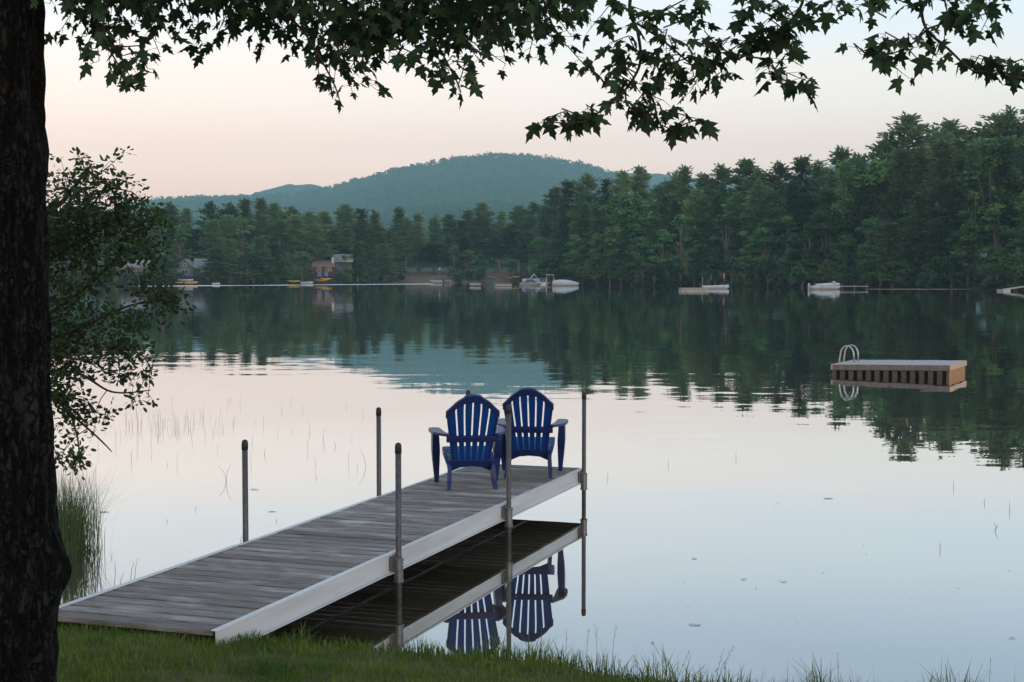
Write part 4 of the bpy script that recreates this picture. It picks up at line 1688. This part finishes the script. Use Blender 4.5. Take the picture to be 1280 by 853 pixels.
R_SIL = [(694, 236), (716, 228), (737, 220), (757, 227), (776, 216), (797, 211), (820, 233), (840, 217), (857, 212), (880, 221), (905, 209), (931, 202), (952, 214), (976, 206), (1000, 200), (1020, 208),
         (1046, 187), (1070, 195), (1094, 178), (1132, 147), (1158, 162), (1184, 154), (1210, 164), (1240, 147), (1264, 140), (1288, 141), (1312, 150), (1340, 146)]
L_SIL = [(66, 268), (84, 262), (102, 266), (120, 260), (138, 266), (156, 262), (172, 266), (190, 262), (212, 257), (236, 262), (262, 249), (285, 255), (305, 255), (325, 251), (345, 258), (365, 255), (385, 262), (408, 262), (430, 257), (450, 267),
         (470, 264), (500, 259), (522, 268), (545, 270), (565, 266), (585, 261), (604, 258), (625, 268), (648, 262), (670, 254)]
G_RP, G_LP = 'tall pines on the right shore', 'pines along the left and middle shore'
G_B, G_S = 'broadleaf trees along the far shore', 'bushes at the far waterline'
pk = ['p0', 'p1', 'p2', 'p3', 'p4', 'p5', 'p6', 'p7', 'p8', 'p9']
for i, (px, ty) in enumerate(R_SIL):
    key = random.choice(['p1', 'p3', 'p5', 'p6', 'p0', 'p7', 'p8', 'p9', 'p9'])
    if px == 1132:
        key = 'p5'
    plan(key, px + random.uniform(-2, 2), shore(px) + random.uniform(24, 40), ty, 'tall dark pine', 'on the skyline', 'pine tree', G_RP, random.uniform(1.05, 1.45))
px = 684
while px < 1345:
    Yb = shore(px) + random.uniform(10, 20)
    top = interp(px, R_SIL)
    plan(random.choice(pk + ['d0', 'd2']), px, Yb, top + random.uniform(18, 45), 'mid height tree', 'in the middle row', 'tree', 'trees in the middle row, right shore')
    px += random.uniform(19, 27)
px = 690
while px < 1345:
    Yb = shore(px) + random.uniform(3, 8)
    top = interp(px, R_SIL)
    key = random.choice(['d0', 'd1', 'd2', 'd3', 'd1', 'd2', 'p2'])
    plan(key, px, Yb, lerp(top, 357, random.uniform(0.36, 0.68)), 'green leafy tree' if key[0] == 'd' else 'young pine', 'in the front row', 'tree', G_B if key[0] == 'd' else 'young pines in the front row')
    px += random.uniform(22, 32)
px = 686
while px < 1345:
    if 1225 < px < 1262 and random.random() < 0.6:
        px += 10
        continue
    Yb = shore(px) + random.uniform(0.3, 1.6)
    plan(random.choice(['b0', 'b1', 'b2']), px, Yb, 357 - random.uniform(12, 34), 'low green bush', 'at the waterline', 'bush', G_S, random.uniform(0.85, 1.5))
    px += random.uniform(13, 19)
# left and middle
for i, (px, ty) in enumerate(L_SIL):
    plan(random.choice(['p5', 'p1', 'p4', 'p3', 'p6', 'p8', 'p0', 'p7', 'p9']), px + random.uniform(-3, 3), shore(px) + random.uniform(24, 42), ty + random.uniform(-4, 5), 'tall grey green pine', 'on the skyline', 'pine tree', G_LP, random.uniform(1.15, 1.6))
px = 60
while px < 690:
    Yb = shore(px) + random.uniform(16, 24)
    top = interp(px, L_SIL)
    plan(random.choice(['p1', 'p3', 'p7', 'p7', 'p5', 'd0', 'p8']), px, Yb, top + random.uniform(10, 34), 'mid height pine', 'in the middle row', 'tree', 'trees in the middle row, left shore')
    px += random.uniform(17, 25)
front_l = [(66, 316, 'd0'), (100, 310, 'd1'), (140, 320, 'd2'), (200, 318, 'p2'), (211, 326, 'b0'), (262, 320, 'd1'), (272, 309, 'p2'), (288, 300, 'p6'), (310, 322, 'b2'), (325, 296, 'p4'), (344, 304, 'p2'), (362, 316, 'd1'), (378, 314, 'd2'),
           (430, 318, 'd1'), (447, 302, 'p2'), (462, 312, 'd0'), (480, 306, 'p6'), (492, 330, 'b2'), (568, 306, 'd1'), (585, 312, 'd2'), (600, 318, 'd1'), (655, 320, 'd0'), (676, 296, 'd2'), (688, 300, 'd1'), (640, 322, 'd3')]
for px, ty, key in front_l:
    if key[0] == 'b':
        kw_ = ('rounded shore bush', 'G')
    dY = random.uniform(1.0, 2.5) if px not in (640, 655) else 14
    if 388 < px < 446:
        dY = 3
    plan(key, px, shore(px) + dY, ty, {'p': 'small dense pine', 'd': 'small leafy tree', 'b': 'rounded shore bush'}[key[0]], 'in the front row', {'p': 'pine tree', 'd': 'tree', 'b': 'bush'}[key[0]],
         {'p': 'small pines at the left shore', 'd': 'small leafy trees at the left shore', 'b': G_S}[key[0]], random.uniform(1.0, 1.5))
px = 60
while px < 660:
    skip = (205 < px < 254) or (360 < px < 418) or (500 < px < 562) or (608 < px < 660)
    if not skip:
        plan(random.choice(['b0', 'b1', 'b2']), px, shore(px) + random.uniform(0.3, 1.5), 353 - random.uniform(9, 24), 'low dark bush', 'at the waterline', 'bush', G_S, random.uniform(0.9, 1.5))
    px += random.uniform(11, 17)

# labels: kind + row + landmark, then order within what is left alike
PLAN.sort(key=lambda q: q[1])
buck = {}
for q in PLAN:
    buck.setdefault((q[6], q[7], rel(q[1])), []).append(q)
ORD = ['leftmost', 'second from left', 'third from left', 'fourth from left', 'fifth from left', 'sixth from left', 'seventh from left', 'eighth from left', 'ninth from left', 'tenth from left', 'eleventh from left', 'twelfth from left']
for (kw_, rw, rl), items in buck.items():
    for i, q in enumerate(items):
        lb = '%s %s %s' % (kw_, rw, rl)
        if len(items) > 1:
            lb += ', ' + (ORD[i] if i < len(items) - 1 else 'rightmost')
        key, px, Y, z0, h_, wf = q[:6]
        hh0 = {'p': H0, 'd': 15.0, 'b': 4.0}[key[0]]
        s_ = h_ / hh0
        sw = s_ * wf
        if key[0] == 'p':
            sw = max(sw, 0.75 * wf)
        place(key, far_at(px, Y, z0 - 0.1), (sw, sw, s_), random.uniform(0, 2 * PI), lb, q[8], q[9])

# leaning birch over the fishing boat
e = place('d3', far_at(866, shore(866) + 1.0, gz(866, shore(866) + 1)), (0.32, 0.32, 0.62), 0.5, 'pale young birch leaning left over the fishing boat', 'tree', None, (0, R(-24)))

# ------------------------------------------------------------------ maple above the camera
TB = Vector((-2.03, 5.3, 0))
TB.z = bank_z(TB.x, TB.y) - 0.05
maple = empty('maple_tree', TB, 'dark barked maple at the left edge, its leafy boughs hanging across the top', 'tree')
# trunk with ridged bark
TH = 6.2
nu, nv = 150, 330
V = []
for j in range(nv + 1):
    q = j / nv
    z = TH * q
    r0 = 0.248 + 0.085 * math.exp(-z / 0.35) + 0.022 * math.exp(-((z - 0.8) / 0.6) ** 2) + 0.0075 * min(z, 4)
    for i in range(nu):
        a = 2 * PI * i / nu
        ca, sa = math.cos(a), math.sin(a)
        rid = mn.noise(Vector((ca * 5.5, sa * 5.5, z * 0.85)))
        rid2 = mn.noise(Vector((ca * 13, sa * 13, z * 2.6)))
        rid3 = mn.noise(Vector((ca * 26, sa * 26, z * 9)))
        flute = 0.03 * math.exp(-z / 0.5) * math.cos(5 * a + 0.6)
        rr = r0 + flute + 0.016 * (1 - abs(rid) * 2.6) + 0.012 * (1 - abs(rid2) * 2.6) + 0.008 * rid3
        # burl on the lake side
        bu = math.exp(-((z - 0.80) / 0.10) ** 2) * max(0, math.cos(a - 0.15)) ** 6
        rr += 0.05 * bu
        V.append((ca * rr + 0.035 * math.sin(z * 0.9), sa * rr, z))
Fc = [(j * nu + i, j * nu + (i + 1) % nu, (j + 1) * nu + (i + 1) % nu, (j + 1) * nu + i) for j in range(nv) for i in range(nu)]
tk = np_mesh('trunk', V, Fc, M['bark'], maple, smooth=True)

# boughs: 3D curves from the trunk out over the lawn
def bough(pts, r0, r1, mb, n=12):
    P_ = [Vector(p) for p in pts]
    res = []
    for i in range(len(P_) - 1):
        p0 = P_[max(i - 1, 0)]
        p1, p2 = P_[i], P_[i + 1]
        p3 = P_[min(i + 2, len(P_) - 1)]
        for k in range(n):
            t_ = k / n
            res.append(0.5 * ((2 * p1) + (p2 - p0) * t_ + (2 * p0 - 5 * p1 + 4 * p2 - p3) * t_ ** 2 + (3 * p1 - p0 - 3 * p2 + p3) * t_ ** 3))
    res.append(P_[-1])
    m_ = len(res)
    mb.tube([tuple(p) for p in res], [lerp(r0, r1, i / (m_ - 1)) for i in range(m_)], 7)
    return res


tip_list = [(72, 50), (108, 52), (124, 82), (150, 108), (166, 112), (184, 92), (215, 56), (246, 66), (262, 72), (295, 48), (330, 68), (372, 78), (398, 108), (416, 130), (440, 120), (462, 112), (486, 80), (515, 90), (545, 102),
            (572, 116), (598, 80), (632, 86), (660, 80), (690, 64), (715, 52), (738, 42), (150, 92), (136, 70), (412, 108), (436, 96), (560, 92), (340, 48), (200, 74)]
right_tips = [(678, 154), (700, 150), (712, 164), (726, 160), (742, 148), (768, 132), (790, 146), (806, 152), (828, 160), (846, 166), (868, 152), (882, 162), (736, 92), (757, 98), (780, 90), (768, 110), (815, 100), (838, 116), (862, 120), (834, 78),
              (868, 86), (892, 92), (904, 60), (880, 38), (926, 70), (946, 40), (915, 26), (762, 58), (788, 38), (820, 50), (850, 20), (800, 70), (830, 130), (800, 120), (856, 60), (900, 110), (812, 20), (770, 20), (872, 8), (930, 10),
              (940, 52), (885, 70), (845, 100), (870, 110), (778, 72), (820, 138)]
r2_tips = [(962, 98), (986, 104), (998, 116), (1010, 106), (976, 84), (1002, 58), (990, 42), (984, 24), (960, 16), (1012, 8), (945, 4), (968, 52), (1004, 30), (952, 58), (984, 60)]
r3_tips = [(1040, 12), (1064, 22), (1090, 12), (1112, 4), (1130, 12), (1076, 2), (1052, 4), (1076, 72), (1100, 62), (1116, 72), (1134, 68), (1150, 62), (1164, 80), (1152, 84), (1108, 56), (1196, 36), (1216, 24), (1226, 44), (1238, 8), (1206, 8), (1180, 6), (1232, 92), (1248, 92), (1260, 98), (1274, 104), (1284, 90), (1240, 82), (1152, 46), (1190, 28), (1222, 6), (1262, 84), (1128, 96)]
mb = MB()
trunk_top = TB + Vector((0, 0, 3.6))
C0 = at_y(0, -250, 5.3)
bA = bough([TB + Vector((0.05, 0.0, 3.2)), at_y(170, -170, 5.3), at_y(400, -150, 5.5), at_y(620, -120, 5.7), at_y(800, -70, 5.8), at_y(960, -70, 5.7), at_y(1180, -90, 5.5)], 0.085, 0.012, mb)
bB = bough([TB + Vector((0.1, 0.05, 3.7)), at_y(200, -260, 6.2), at_y(420, -200, 6.7), at_y(640, -140, 7.0), at_y(720, -60, 7.0)], 0.07, 0.01, mb)
bC = bough([TB + Vector((0.0, -0.1, 3.5)), TB + Vector((0.9, -0.7, 4.2)), TB + Vector((2.3, -1.2, 4.5)), TB + Vector((3.6, -1.3, 4.3))], 0.07, 0.012, mb)
bD = bough([TB + Vector((-0.1, 0.1, 3.9)), TB + Vector((-1.0, 0.7, 4.9)), TB + Vector((-2.0, 1.0, 5.4))], 0.07, 0.012, mb)
bE = bough([TB + Vector((0, 0, 5.6)), TB + Vector((0.3, -0.2, 6.8)), TB + Vector((0.5, 0.1, 8.0))], 0.16, 0.02, mb)
bF = bough([TB + Vector((-0.05, -0.1, 4.5)), TB + Vector((-1.0, -0.9, 5.3)), TB + Vector((-1.9, -1.7, 5.6))], 0.06, 0.012, mb)
# thin hanging branchlets seen against the sky
tw = MB()
hang = []


def hbranch(pts, r0=0.008, r1=0.0025):
    p = bough([at_y(*q) for q in pts], r0, r1, tw, 6)
    hang.extend(p)
    return p


hbranch([(800, -68, 5.8), (787, 8, 5.75), (797, 40, 5.7), (800, 80, 5.65), (782, 112, 5.6), (764, 128, 5.6), (730, 152, 5.55), (690, 153, 5.5)])
hbranch([(782, 112, 5.6), (784, 130, 5.6), (800, 145, 5.6), (830, 158, 5.6), (852, 168, 5.55)], 0.004, 0.002)
hbranch([(797, 30, 5.7), (830, 52, 5.6), (868, 84, 5.5), (890, 100, 5.5)], 0.005, 0.002)
hbranch([(960, -70, 5.7), (1003, -10, 5.6), (990, 25, 5.55), (974, 50, 5.5), (962, 72, 5.5), (980, 100, 5.45), (1005, 112, 5.45)], 0.007, 0.002)
hbranch([(962, 74, 5.5), (930, 70, 5.5), (900, 60, 5.5), (880, 38, 5.5)], 0.004, 0.002)
hbranch([(1140, -85, 5.5), (1150, 0, 5.3), (1158, 36, 5.25), (1186, 62, 5.2), (1212, 86, 5.2), (1230, 90, 5.2), (1280, 98, 5.15)], 0.007, 0.002)
hbranch([(1158, 38, 5.25), (1140, 55, 5.25), (1118, 66, 5.25), (1085, 70, 5.2)], 0.004, 0.002)
hbranch([(1160, 36, 5.25), (1185, 28, 5.2), (1216, 22, 5.2)], 0.004, 0.002)
hbranch([(180, -160, 5.3), (140, -20, 5.2), (130, 40, 5.1), (150, 85, 5.1), (168, 112, 5.1)], 0.006, 0.002)
hbranch([(380, -150, 5.5), (330, -20, 5.4), (380, 40, 5.3), (415, 100, 5.2), (425, 128, 5.2)], 0.007, 0.002)
hbranch([(560, -130, 5.7), (520, -20, 5.6), (545, 50, 5.5), (570, 100, 5.4), (576, 116, 5.4)], 0.007, 0.002)
hbranch([(640, -120, 5.8), (660, -20, 5.8), (690, 30, 5.7), (705, 56, 5.7)], 0.006, 0.002)

# leaves: five-lobed maple outline
half = [(0.0, 0.0), (0.17, -0.07), (0.43, -0.02), (0.31, 0.15), (0.44, 0.24), (0.66, 0.46), (0.40, 0.46), (0.19, 0.47), (0.25, 0.72), (0.13, 0.80), (0.0, 1.08)]
outl = half + [(-x, y) for x, y in half[-2:0:-1]]
NL = len(outl)
leaf2 = np.array([(0.0, 0.33)] + outl)
lx, ly = leaf2[:, 0], leaf2[:, 1]
leaf_tris = np.array([(0, 1 + i, 1 + (i + 1) % NL) for i in range(NL)])
LC, LT, LN, LS = [], [], [], []


def add_leaf(p, tipd, nrm, s):
    LC.append(p)
    LT.append(tipd)
    LN.append(nrm)
    LS.append(s)


def shoot(tip, base, n, size):
    """a leafy twig from base to tip with n leaves, most of them near the tip"""
    tip, base = Vector(tip), Vector(base)
    mid = (tip + base) / 2 + Vector((random.uniform(-.05, .05), random.uniform(-.05, .05), 0.04))
    tw.tube([tuple(base), tuple(mid), tuple(tip)], [0.003, 0.0024, 0.0014], 4, False)
    d_ = (tip - base).normalized()
    for k in range(n):
        u_ = 1 - (k / max(1, n)) * random.uniform(0.4, 0.85)
        p_ = base.lerp(mid, u_ * 2) if u_ < 0.5 else mid.lerp(tip, u_ * 2 - 1)
        a = random.uniform(0, 2 * PI)
        out_ = Vector((math.cos(a), math.sin(a), random.uniform(-.75, 0.25)))
        td = out_ * 0.75 + d_ * 0.3 + Vector((0.08, 0, -0.42))
        td.normalize()
        pet = p_ + out_ * random.uniform(0.02, 0.055)
        tw.tube([tuple(p_), tuple(pet)], [0.0012, 0.0009], 3, False)
        nr = Vector((random.gauss(0, .55), random.gauss(-0.25, .6), 0.75))
        add_leaf(pet, td, nr, size * random.uniform(0.55, 1.3))


def near_base(tip, pool, dmax):
    best = min(pool, key=lambda q: (q - tip).length + (0.3 if q.z < tip.z - 0.02 else 0))
    d_ = best - tip
    if d_.length > dmax:
        d_ = d_.normalized() * dmax
    return tip + d_


def depth(px, py):
    return 5.55 + 0.75 * mn.noise(Vector((px * 0.006, py * 0.012, 2.2))) + random.uniform(-.35, .35)


for px, py in tip_list:
    tip = at_y(px, py - 6, depth(px, py))
    base = near_base(tip, hang, 0.30)
    base = base + Vector((random.uniform(-.05, .05), random.uniform(-.05, .05), 0.10))
    shoot(tip, base, random.randint(7, 10), 0.052)
for lst, nn_ in ((right_tips, (5, 7)), (r2_tips, (4, 6)), (r3_tips, (4, 6))):
    for px, py in lst:
        yy = {id(right_tips): 5.6, id(r2_tips): 5.5, id(r3_tips): 5.22}[id(lst)] + random.uniform(-.12, .12)
        tip = at_y(px, py - 4, yy)
        base = near_base(tip, hang, 0.16)
        shoot(tip, base, random.randint(*nn_), 0.057)
# the dense inner crown behind the lower edge
UP_EDGE = [(60, 42), (125, 70), (165, 92), (215, 45), (262, 56), (300, 40), (372, 62), (420, 105), (462, 96), (490, 62), (550, 85), (600, 70), (660, 66), (715, 42), (745, 25), (900, 15), (1000, -25), (1300, -30)]
cnt = 0
while cnt < 480:
    px = random.uniform(58, 745)
    py = random.uniform(-80, 100)
    lim = interp(px, UP_EDGE) - 14
    if py > lim:
        continue
    if px < 300 and random.random() < 0.30:
        continue
    if px < 290 and py > 20 and random.random() < 0.35:
        continue
    Yd = depth(px, py) + random.uniform(-.5, .9)
    tip = at_y(px, py, Yd)
    base = tip + Vector((random.uniform(-.12, .08), random.uniform(-.1, .1), random.uniform(.08, .22)))
    shoot(tip, base, random.randint(6, 9), 0.049)
    cnt += 1
# crown above the picture: it is there for the light and for a step to the side
pool = bA + bB + bC + bD + bE + bF
for _ in range(330):
    q = random.choice(pool)
    tip = q + Vector((random.gauss(0, .55), random.gauss(0, .55), random.gauss(0.05, .35)))
    # not into the view
    vv_ = tip - CAMP
    if vv_.y > 0.3:
        pyv = CY - F * (vv_.dot(_up)) / vv_.dot(_fw)
        pxv = CX + F * vv_.x / vv_.dot(_fw)
        if pyv > -60 and -60 < pxv < 1340:
            continue
    if (tip - CAMP).length < 1.2:
        continue
    shoot(tip, tip + (q - tip) * 0.4, random.randint(6, 9), 0.092)

LCa, LTa, LNa, LSa = np.array(LC), unit(np.array(LT)), np.array(LN), np.array(LS)
side = unit(np.cross(LNa, LTa))
nz = np.cross(LTa, side)
nl_ = len(LCa)
fold = RNG.uniform(0.05, 0.45, nl_)
curl = RNG.uniform(-0.05, 0.5, nl_)
asp = RNG.uniform(0.8, 1.05, nl_)
zz_ = -fold[:, None] * np.abs(lx)[None] - curl[:, None] * (ly ** 2)[None]
vv = LCa[:, None] + LSa[:, None, None] * (lx[None, :, None] * side[:, None] * asp[:, None, None] + ly[None, :, None] * LTa[:, None] + zz_[..., None] * nz[:, None])
ff = (np.arange(nl_) * (NL + 1))[:, None, None] + leaf_tris[None]
np_mesh('crown', vv.reshape(-1, 3) - np.array(TB), ff.reshape(-1, 3), M['maple_leaf'], maple)
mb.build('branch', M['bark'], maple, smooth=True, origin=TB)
tw.build('twig', M['twig'], maple, origin=TB)

# ------------------------------------------------------------------ sapling behind the trunk
SB = Vector((-4.32, 12.0, 0))
SB.z = bank_z(SB.x, SB.y) - 0.05
sap = empty('young_tree', SB, 'bushy young tree with small leaves behind the dark maple trunk', 'tree')
stems = MB()
sp_pts = []


def sbough(pts, r0, r1):
    r_ = bough(pts, r0, r1, stems, 8)
    sp_pts.extend(r_)
    return r_


sbough([SB, SB + Vector((0.05, 0, 1.0)), at_y(40, 300, 12.0), at_y(80, 250, 12.0), at_y(115, 205, 12.0)], 0.05, 0.008)
for pts in ([(10, 420, 12.0), (80, 380, 11.8), (140, 330, 11.6), (165, 300, 11.6), (205, 262, 11.5)], [(20, 440, 12.0), (90, 415, 11.8), (160, 383, 11.6), (222, 372, 11.4)], [(10, 360, 12.0), (70, 320, 12.2), (150, 270, 12.3), (190, 245, 12.3)],
            [(15, 470, 12.0), (90, 465, 11.7), (140, 490, 11.5), (188, 488, 11.4)], [(15, 450, 12.0), (70, 480, 11.8), (95, 540, 11.6), (100, 585, 11.6)], [(15, 440, 12.2), (70, 500, 12.0), (120, 545, 11.9), (140, 565, 11.9)],
            [(20, 400, 12.2), (100, 430, 12.0), (170, 440, 11.8), (190, 465, 11.8)], [(30, 330, 12.2), (90, 290, 12.0), (130, 240, 12.0), (165, 240, 12.0)], [(10, 430, 12), (60, 440, 11.4), (110, 450, 11.0), (160, 430, 10.9)],
            [(20, 370, 12), (-60, 320, 12), (-120, 280, 12.2)], [(20, 420, 12), (-60, 420, 12.4), (-130, 400, 12.6)], [(60, 280, 12), (30, 230, 12.2), (10, 200, 12.3)]):
    sbough([at_y(*q) for q in pts], 0.016, 0.004)
# leafy outline in the photograph: spray centres along the boughs
SP = [(116, 205, 22), (95, 225, 26), (135, 218, 20), (78, 250, 24), (110, 250, 28), (145, 245, 22), (168, 240, 12), (150, 222, 14), (178, 248, 16), (198, 262, 12), (204, 276, 10), (212, 372, 14), (70, 285, 24), (100, 285, 28), (135, 280, 28), (165, 275, 22), (185, 285, 14), (200, 305, 14), (190, 268, 8), (75, 320, 24), (105, 320, 26),
      (140, 315, 26), (165, 312, 20), (80, 355, 20), (115, 350, 18), (150, 380, 12), (180, 360, 14), (200, 362, 14), (215, 370, 13), (205, 382, 12), (75, 395, 24), (105, 395, 24), (135, 400, 22), (165, 402, 16), (180, 405, 8), (75, 430, 24), (105, 430, 26),
      (135, 430, 24), (160, 435, 18), (178, 440, 10), (75, 462, 22), (100, 465, 18), (140, 462, 12), (165, 470, 10), (182, 465, 8), (170, 492, 9), (185, 492, 8), (72, 495, 14), (90, 510, 16), (110, 500, 10), (118, 515, 8), (135, 515, 8), (75, 530, 14), (95, 540, 10),
      (80, 560, 16), (98, 565, 12), (85, 580, 10), (120, 530, 6), (75, 212, 10), (150, 470, 8), (190, 325, 10), (30, 300, 40), (20, 380, 40), (20, 240, 30), (-60, 320, 40), (-110, 300, 40), (-80, 400, 40), (30, 450, 36), (-40, 250, 36)]
cs, tips, nrms = [], [], []
for px, py, rad_ in SP:
    py += 14 if py < 260 else 4
    Yc = 11.7 + random.uniform(-.45, .5)
    c_ = at_y(px, py, Yc)
    rr = rad_ / F * Yc
    nst = max(2, int((rad_ / 10) ** 2 * 4.4 * random.uniform(.35, 1.5) * (1.0 if py < 420 else 1.25)))
    for _ in range(nst):
        dd = Vector((random.gauss(0, .62), random.gauss(0, .9), random.gauss(0, .6)))
        p_ = c_ + Vector((dd.x * rr, dd.y * rr * 1.2, dd.z * rr))
        q_ = c_ + Vector((dd.x * rr * .35 - .03, dd.y * rr * .4, dd.z * rr * .35 - .05))
        stems.tube([tuple(q_), tuple(p_)], [0.003, 0.0015], 3, False)
        for k in range(random.randint(6, 9)):
            o2 = Vector((random.gauss(0, 1), random.gauss(0, 1), random.gauss(0, .8)))
            o2.normalize()
            cs.append(p_ + o2 * random.uniform(0.01, 0.075))
            tips.append(o2 + Vector((0.1, 0, -.1)))
            nrms.append(Vector((random.gauss(0, .6), random.gauss(-.2, .6), .8)))
    b_ = near_base(c_, sp_pts, 3.0)
    stems.tube([tuple(b_), tuple((b_ + c_) / 2 + Vector((0, 0, .03))), tuple(c_)], [0.005, 0.004, 0.003], 4, False)
cs, tips, nrms = np.array(cs), unit(np.array(tips)), np.array(nrms)
side = unit(np.cross(nrms, tips))
prof = [(0, 0), (0.22, 0.22), (0.30, 0.55), (0.18, 0.85), (0, 1.0), (-0.18, 0.85), (-0.30, 0.55), (-0.22, 0.22)]
ls = RNG.uniform(0.034, 0.060, len(cs))
pr = np.array(prof)
vv = cs[:, None] + ls[:, None, None] * (pr[None, :, :1] * side[:, None] + pr[None, :, 1:] * tips[:, None])
# pale fold along the midrib
nz = np.cross(tips, side)
vv += ls[:, None, None] * (-np.abs(pr[None, :, :1]) * 0.4) * nz[:, None]
np_mesh('crown', vv.reshape(-1, 3) - np.array(SB), np.arange(len(cs) * 8).reshape(-1, 8), M['sapling_leaf'], sap)
stems.build('trunk', M['twig'], sap, origin=SB)

# ------------------------------------------------------------------ reed clump at the left bank, stalks in the shallows
RB = Vector((on_z(88, 688, 0).x, on_z(88, 688, 0).y, -0.05))
reed = props(empty('reed_clump', RB), 'clump of tall arching grass rising from the water beside the maple trunk', 'reeds')
n = 950
pc = np.stack([RNG.normal(-0.05, 0.11, n), RNG.normal(0, .22, n), np.zeros(n)], 1)
v_, f_ = blades(pc, RNG.uniform(0.35, 0.86, n), RNG.uniform(0.003, 0.0065, n), np.abs(RNG.normal(0.38, 0.24, n)).clip(0, .95), RNG.uniform(0, 2 * PI, n))
np_mesh('leaves', v_, f_, M['reed'], reed)

mb = MB()


def stalk(px, py, h_, lean=None, r=0.0018):
    p_ = on_z(px, py, -0.02)
    lx_ = lean if lean is not None else random.gauss(0, .12)
    mb.tube([tuple(p_), tuple(p_ + Vector((lx_ * h_ * .35, random.gauss(0, .05) * h_, h_ * .6))), tuple(p_ + Vector((lx_ * h_, 0, h_)))], [r, r * .8, r * .35], 4, False)


for _ in range(85):
    stalk(random.gauss(200, 50), random.gauss(535, 7), random.uniform(.08, .28))
for _ in range(45):
    stalk(random.uniform(95, 480), random.uniform(500, 590), random.uniform(.05, .22))
for px, py, h_, ln in ((282, 605, .24, .3), (284, 604, .2, -.5), (458, 585, .25, -.35), (300, 680, .1, .4), (143, 735, .2, .05), (150, 735, .12, .3), (163, 728, .16, .2), (168, 730, .2, .15), (140, 700, .07, -.3), (243, 640, .06, .5), (210, 655, .05, -.4),
                       (330, 570, .12, .3), (420, 560, .1, -.3), (345, 655, .05, .2), (395, 600, .07, .1), (1192, 612, .1, 0), (1244, 668, .09, .3), (1246, 662, .06, -.5), (1175, 690, .09, 0), (1262, 640, .12, 0), (1230, 632, .08, .1), (960, 480, .1, 0),
                       (835, 585, .1, .1), (760, 600, .09, -.1), (920, 575, .1, 0)):
    stalk(px, py, h_, ln, 0.0026)
sk = mb.build('water_reeds', M['stalk'])
props(sk, 'sparse thin reed stalks standing in the calm shallows', 'reeds', kind='stuff')
# bits floating on the surface
mb = MB()
spots = [(1035, 623, .065), (865, 781, .03), (872, 781, .03), (868, 698, .03), (980, 727, .03), (100, 624, .07), (130, 640, .06), (340, 640, .05), (318, 612, .06), (90, 634, .1), (1265, 798, .025), (930, 724, .03)] + [(random.uniform(90, 1270), random.uniform(560, 800), random.uniform(.005, .014)) for _ in range(45)]
for px, py, s_ in spots:
    p_ = on_z(px, py, 0.003)
    a = random.uniform(-.3, .3)
    mb.add([p_ + Vector((s_ * (0.9 * math.cos(q + a)), s_ * .35 * math.sin(q), random.uniform(0, .004))) for q in np.linspace(0, 2 * PI, 7)[:-1]], [tuple(range(6))])
fl = mb.build('floating_leaves', M['stalk'])
props(fl, 'scattered leaf bits floating on the water', 'leaves', kind='stuff')

# ------------------------------------------------------------------ air
mb = MB()
mb.box(-3300, 3500, -60, 4950, -3.0, 440)
hz = mb.build('haze', bpy.data.materials.new('haze_air'))
hm = hz.data.materials[0]
hm.use_nodes = True
t = hm.node_tree
for n in list(t.nodes):
    t.nodes.remove(n)
o = t.nodes.new('ShaderNodeOutputMaterial')
pvn = t.nodes.new('ShaderNodeVolumePrincipled')
pvn.inputs['Color'].default_value = (0.53, 0.88, 1.0, 1)
pvn.inputs['Density'].default_value = 0.00016
pvn.inputs['Anisotropy'].default_value = 0.0
t.links.new(pvn.outputs[0], o.inputs['Volume'])
props(hz, 'thin blue evening haze over the lake and hill', 'haze', kind='stuff')
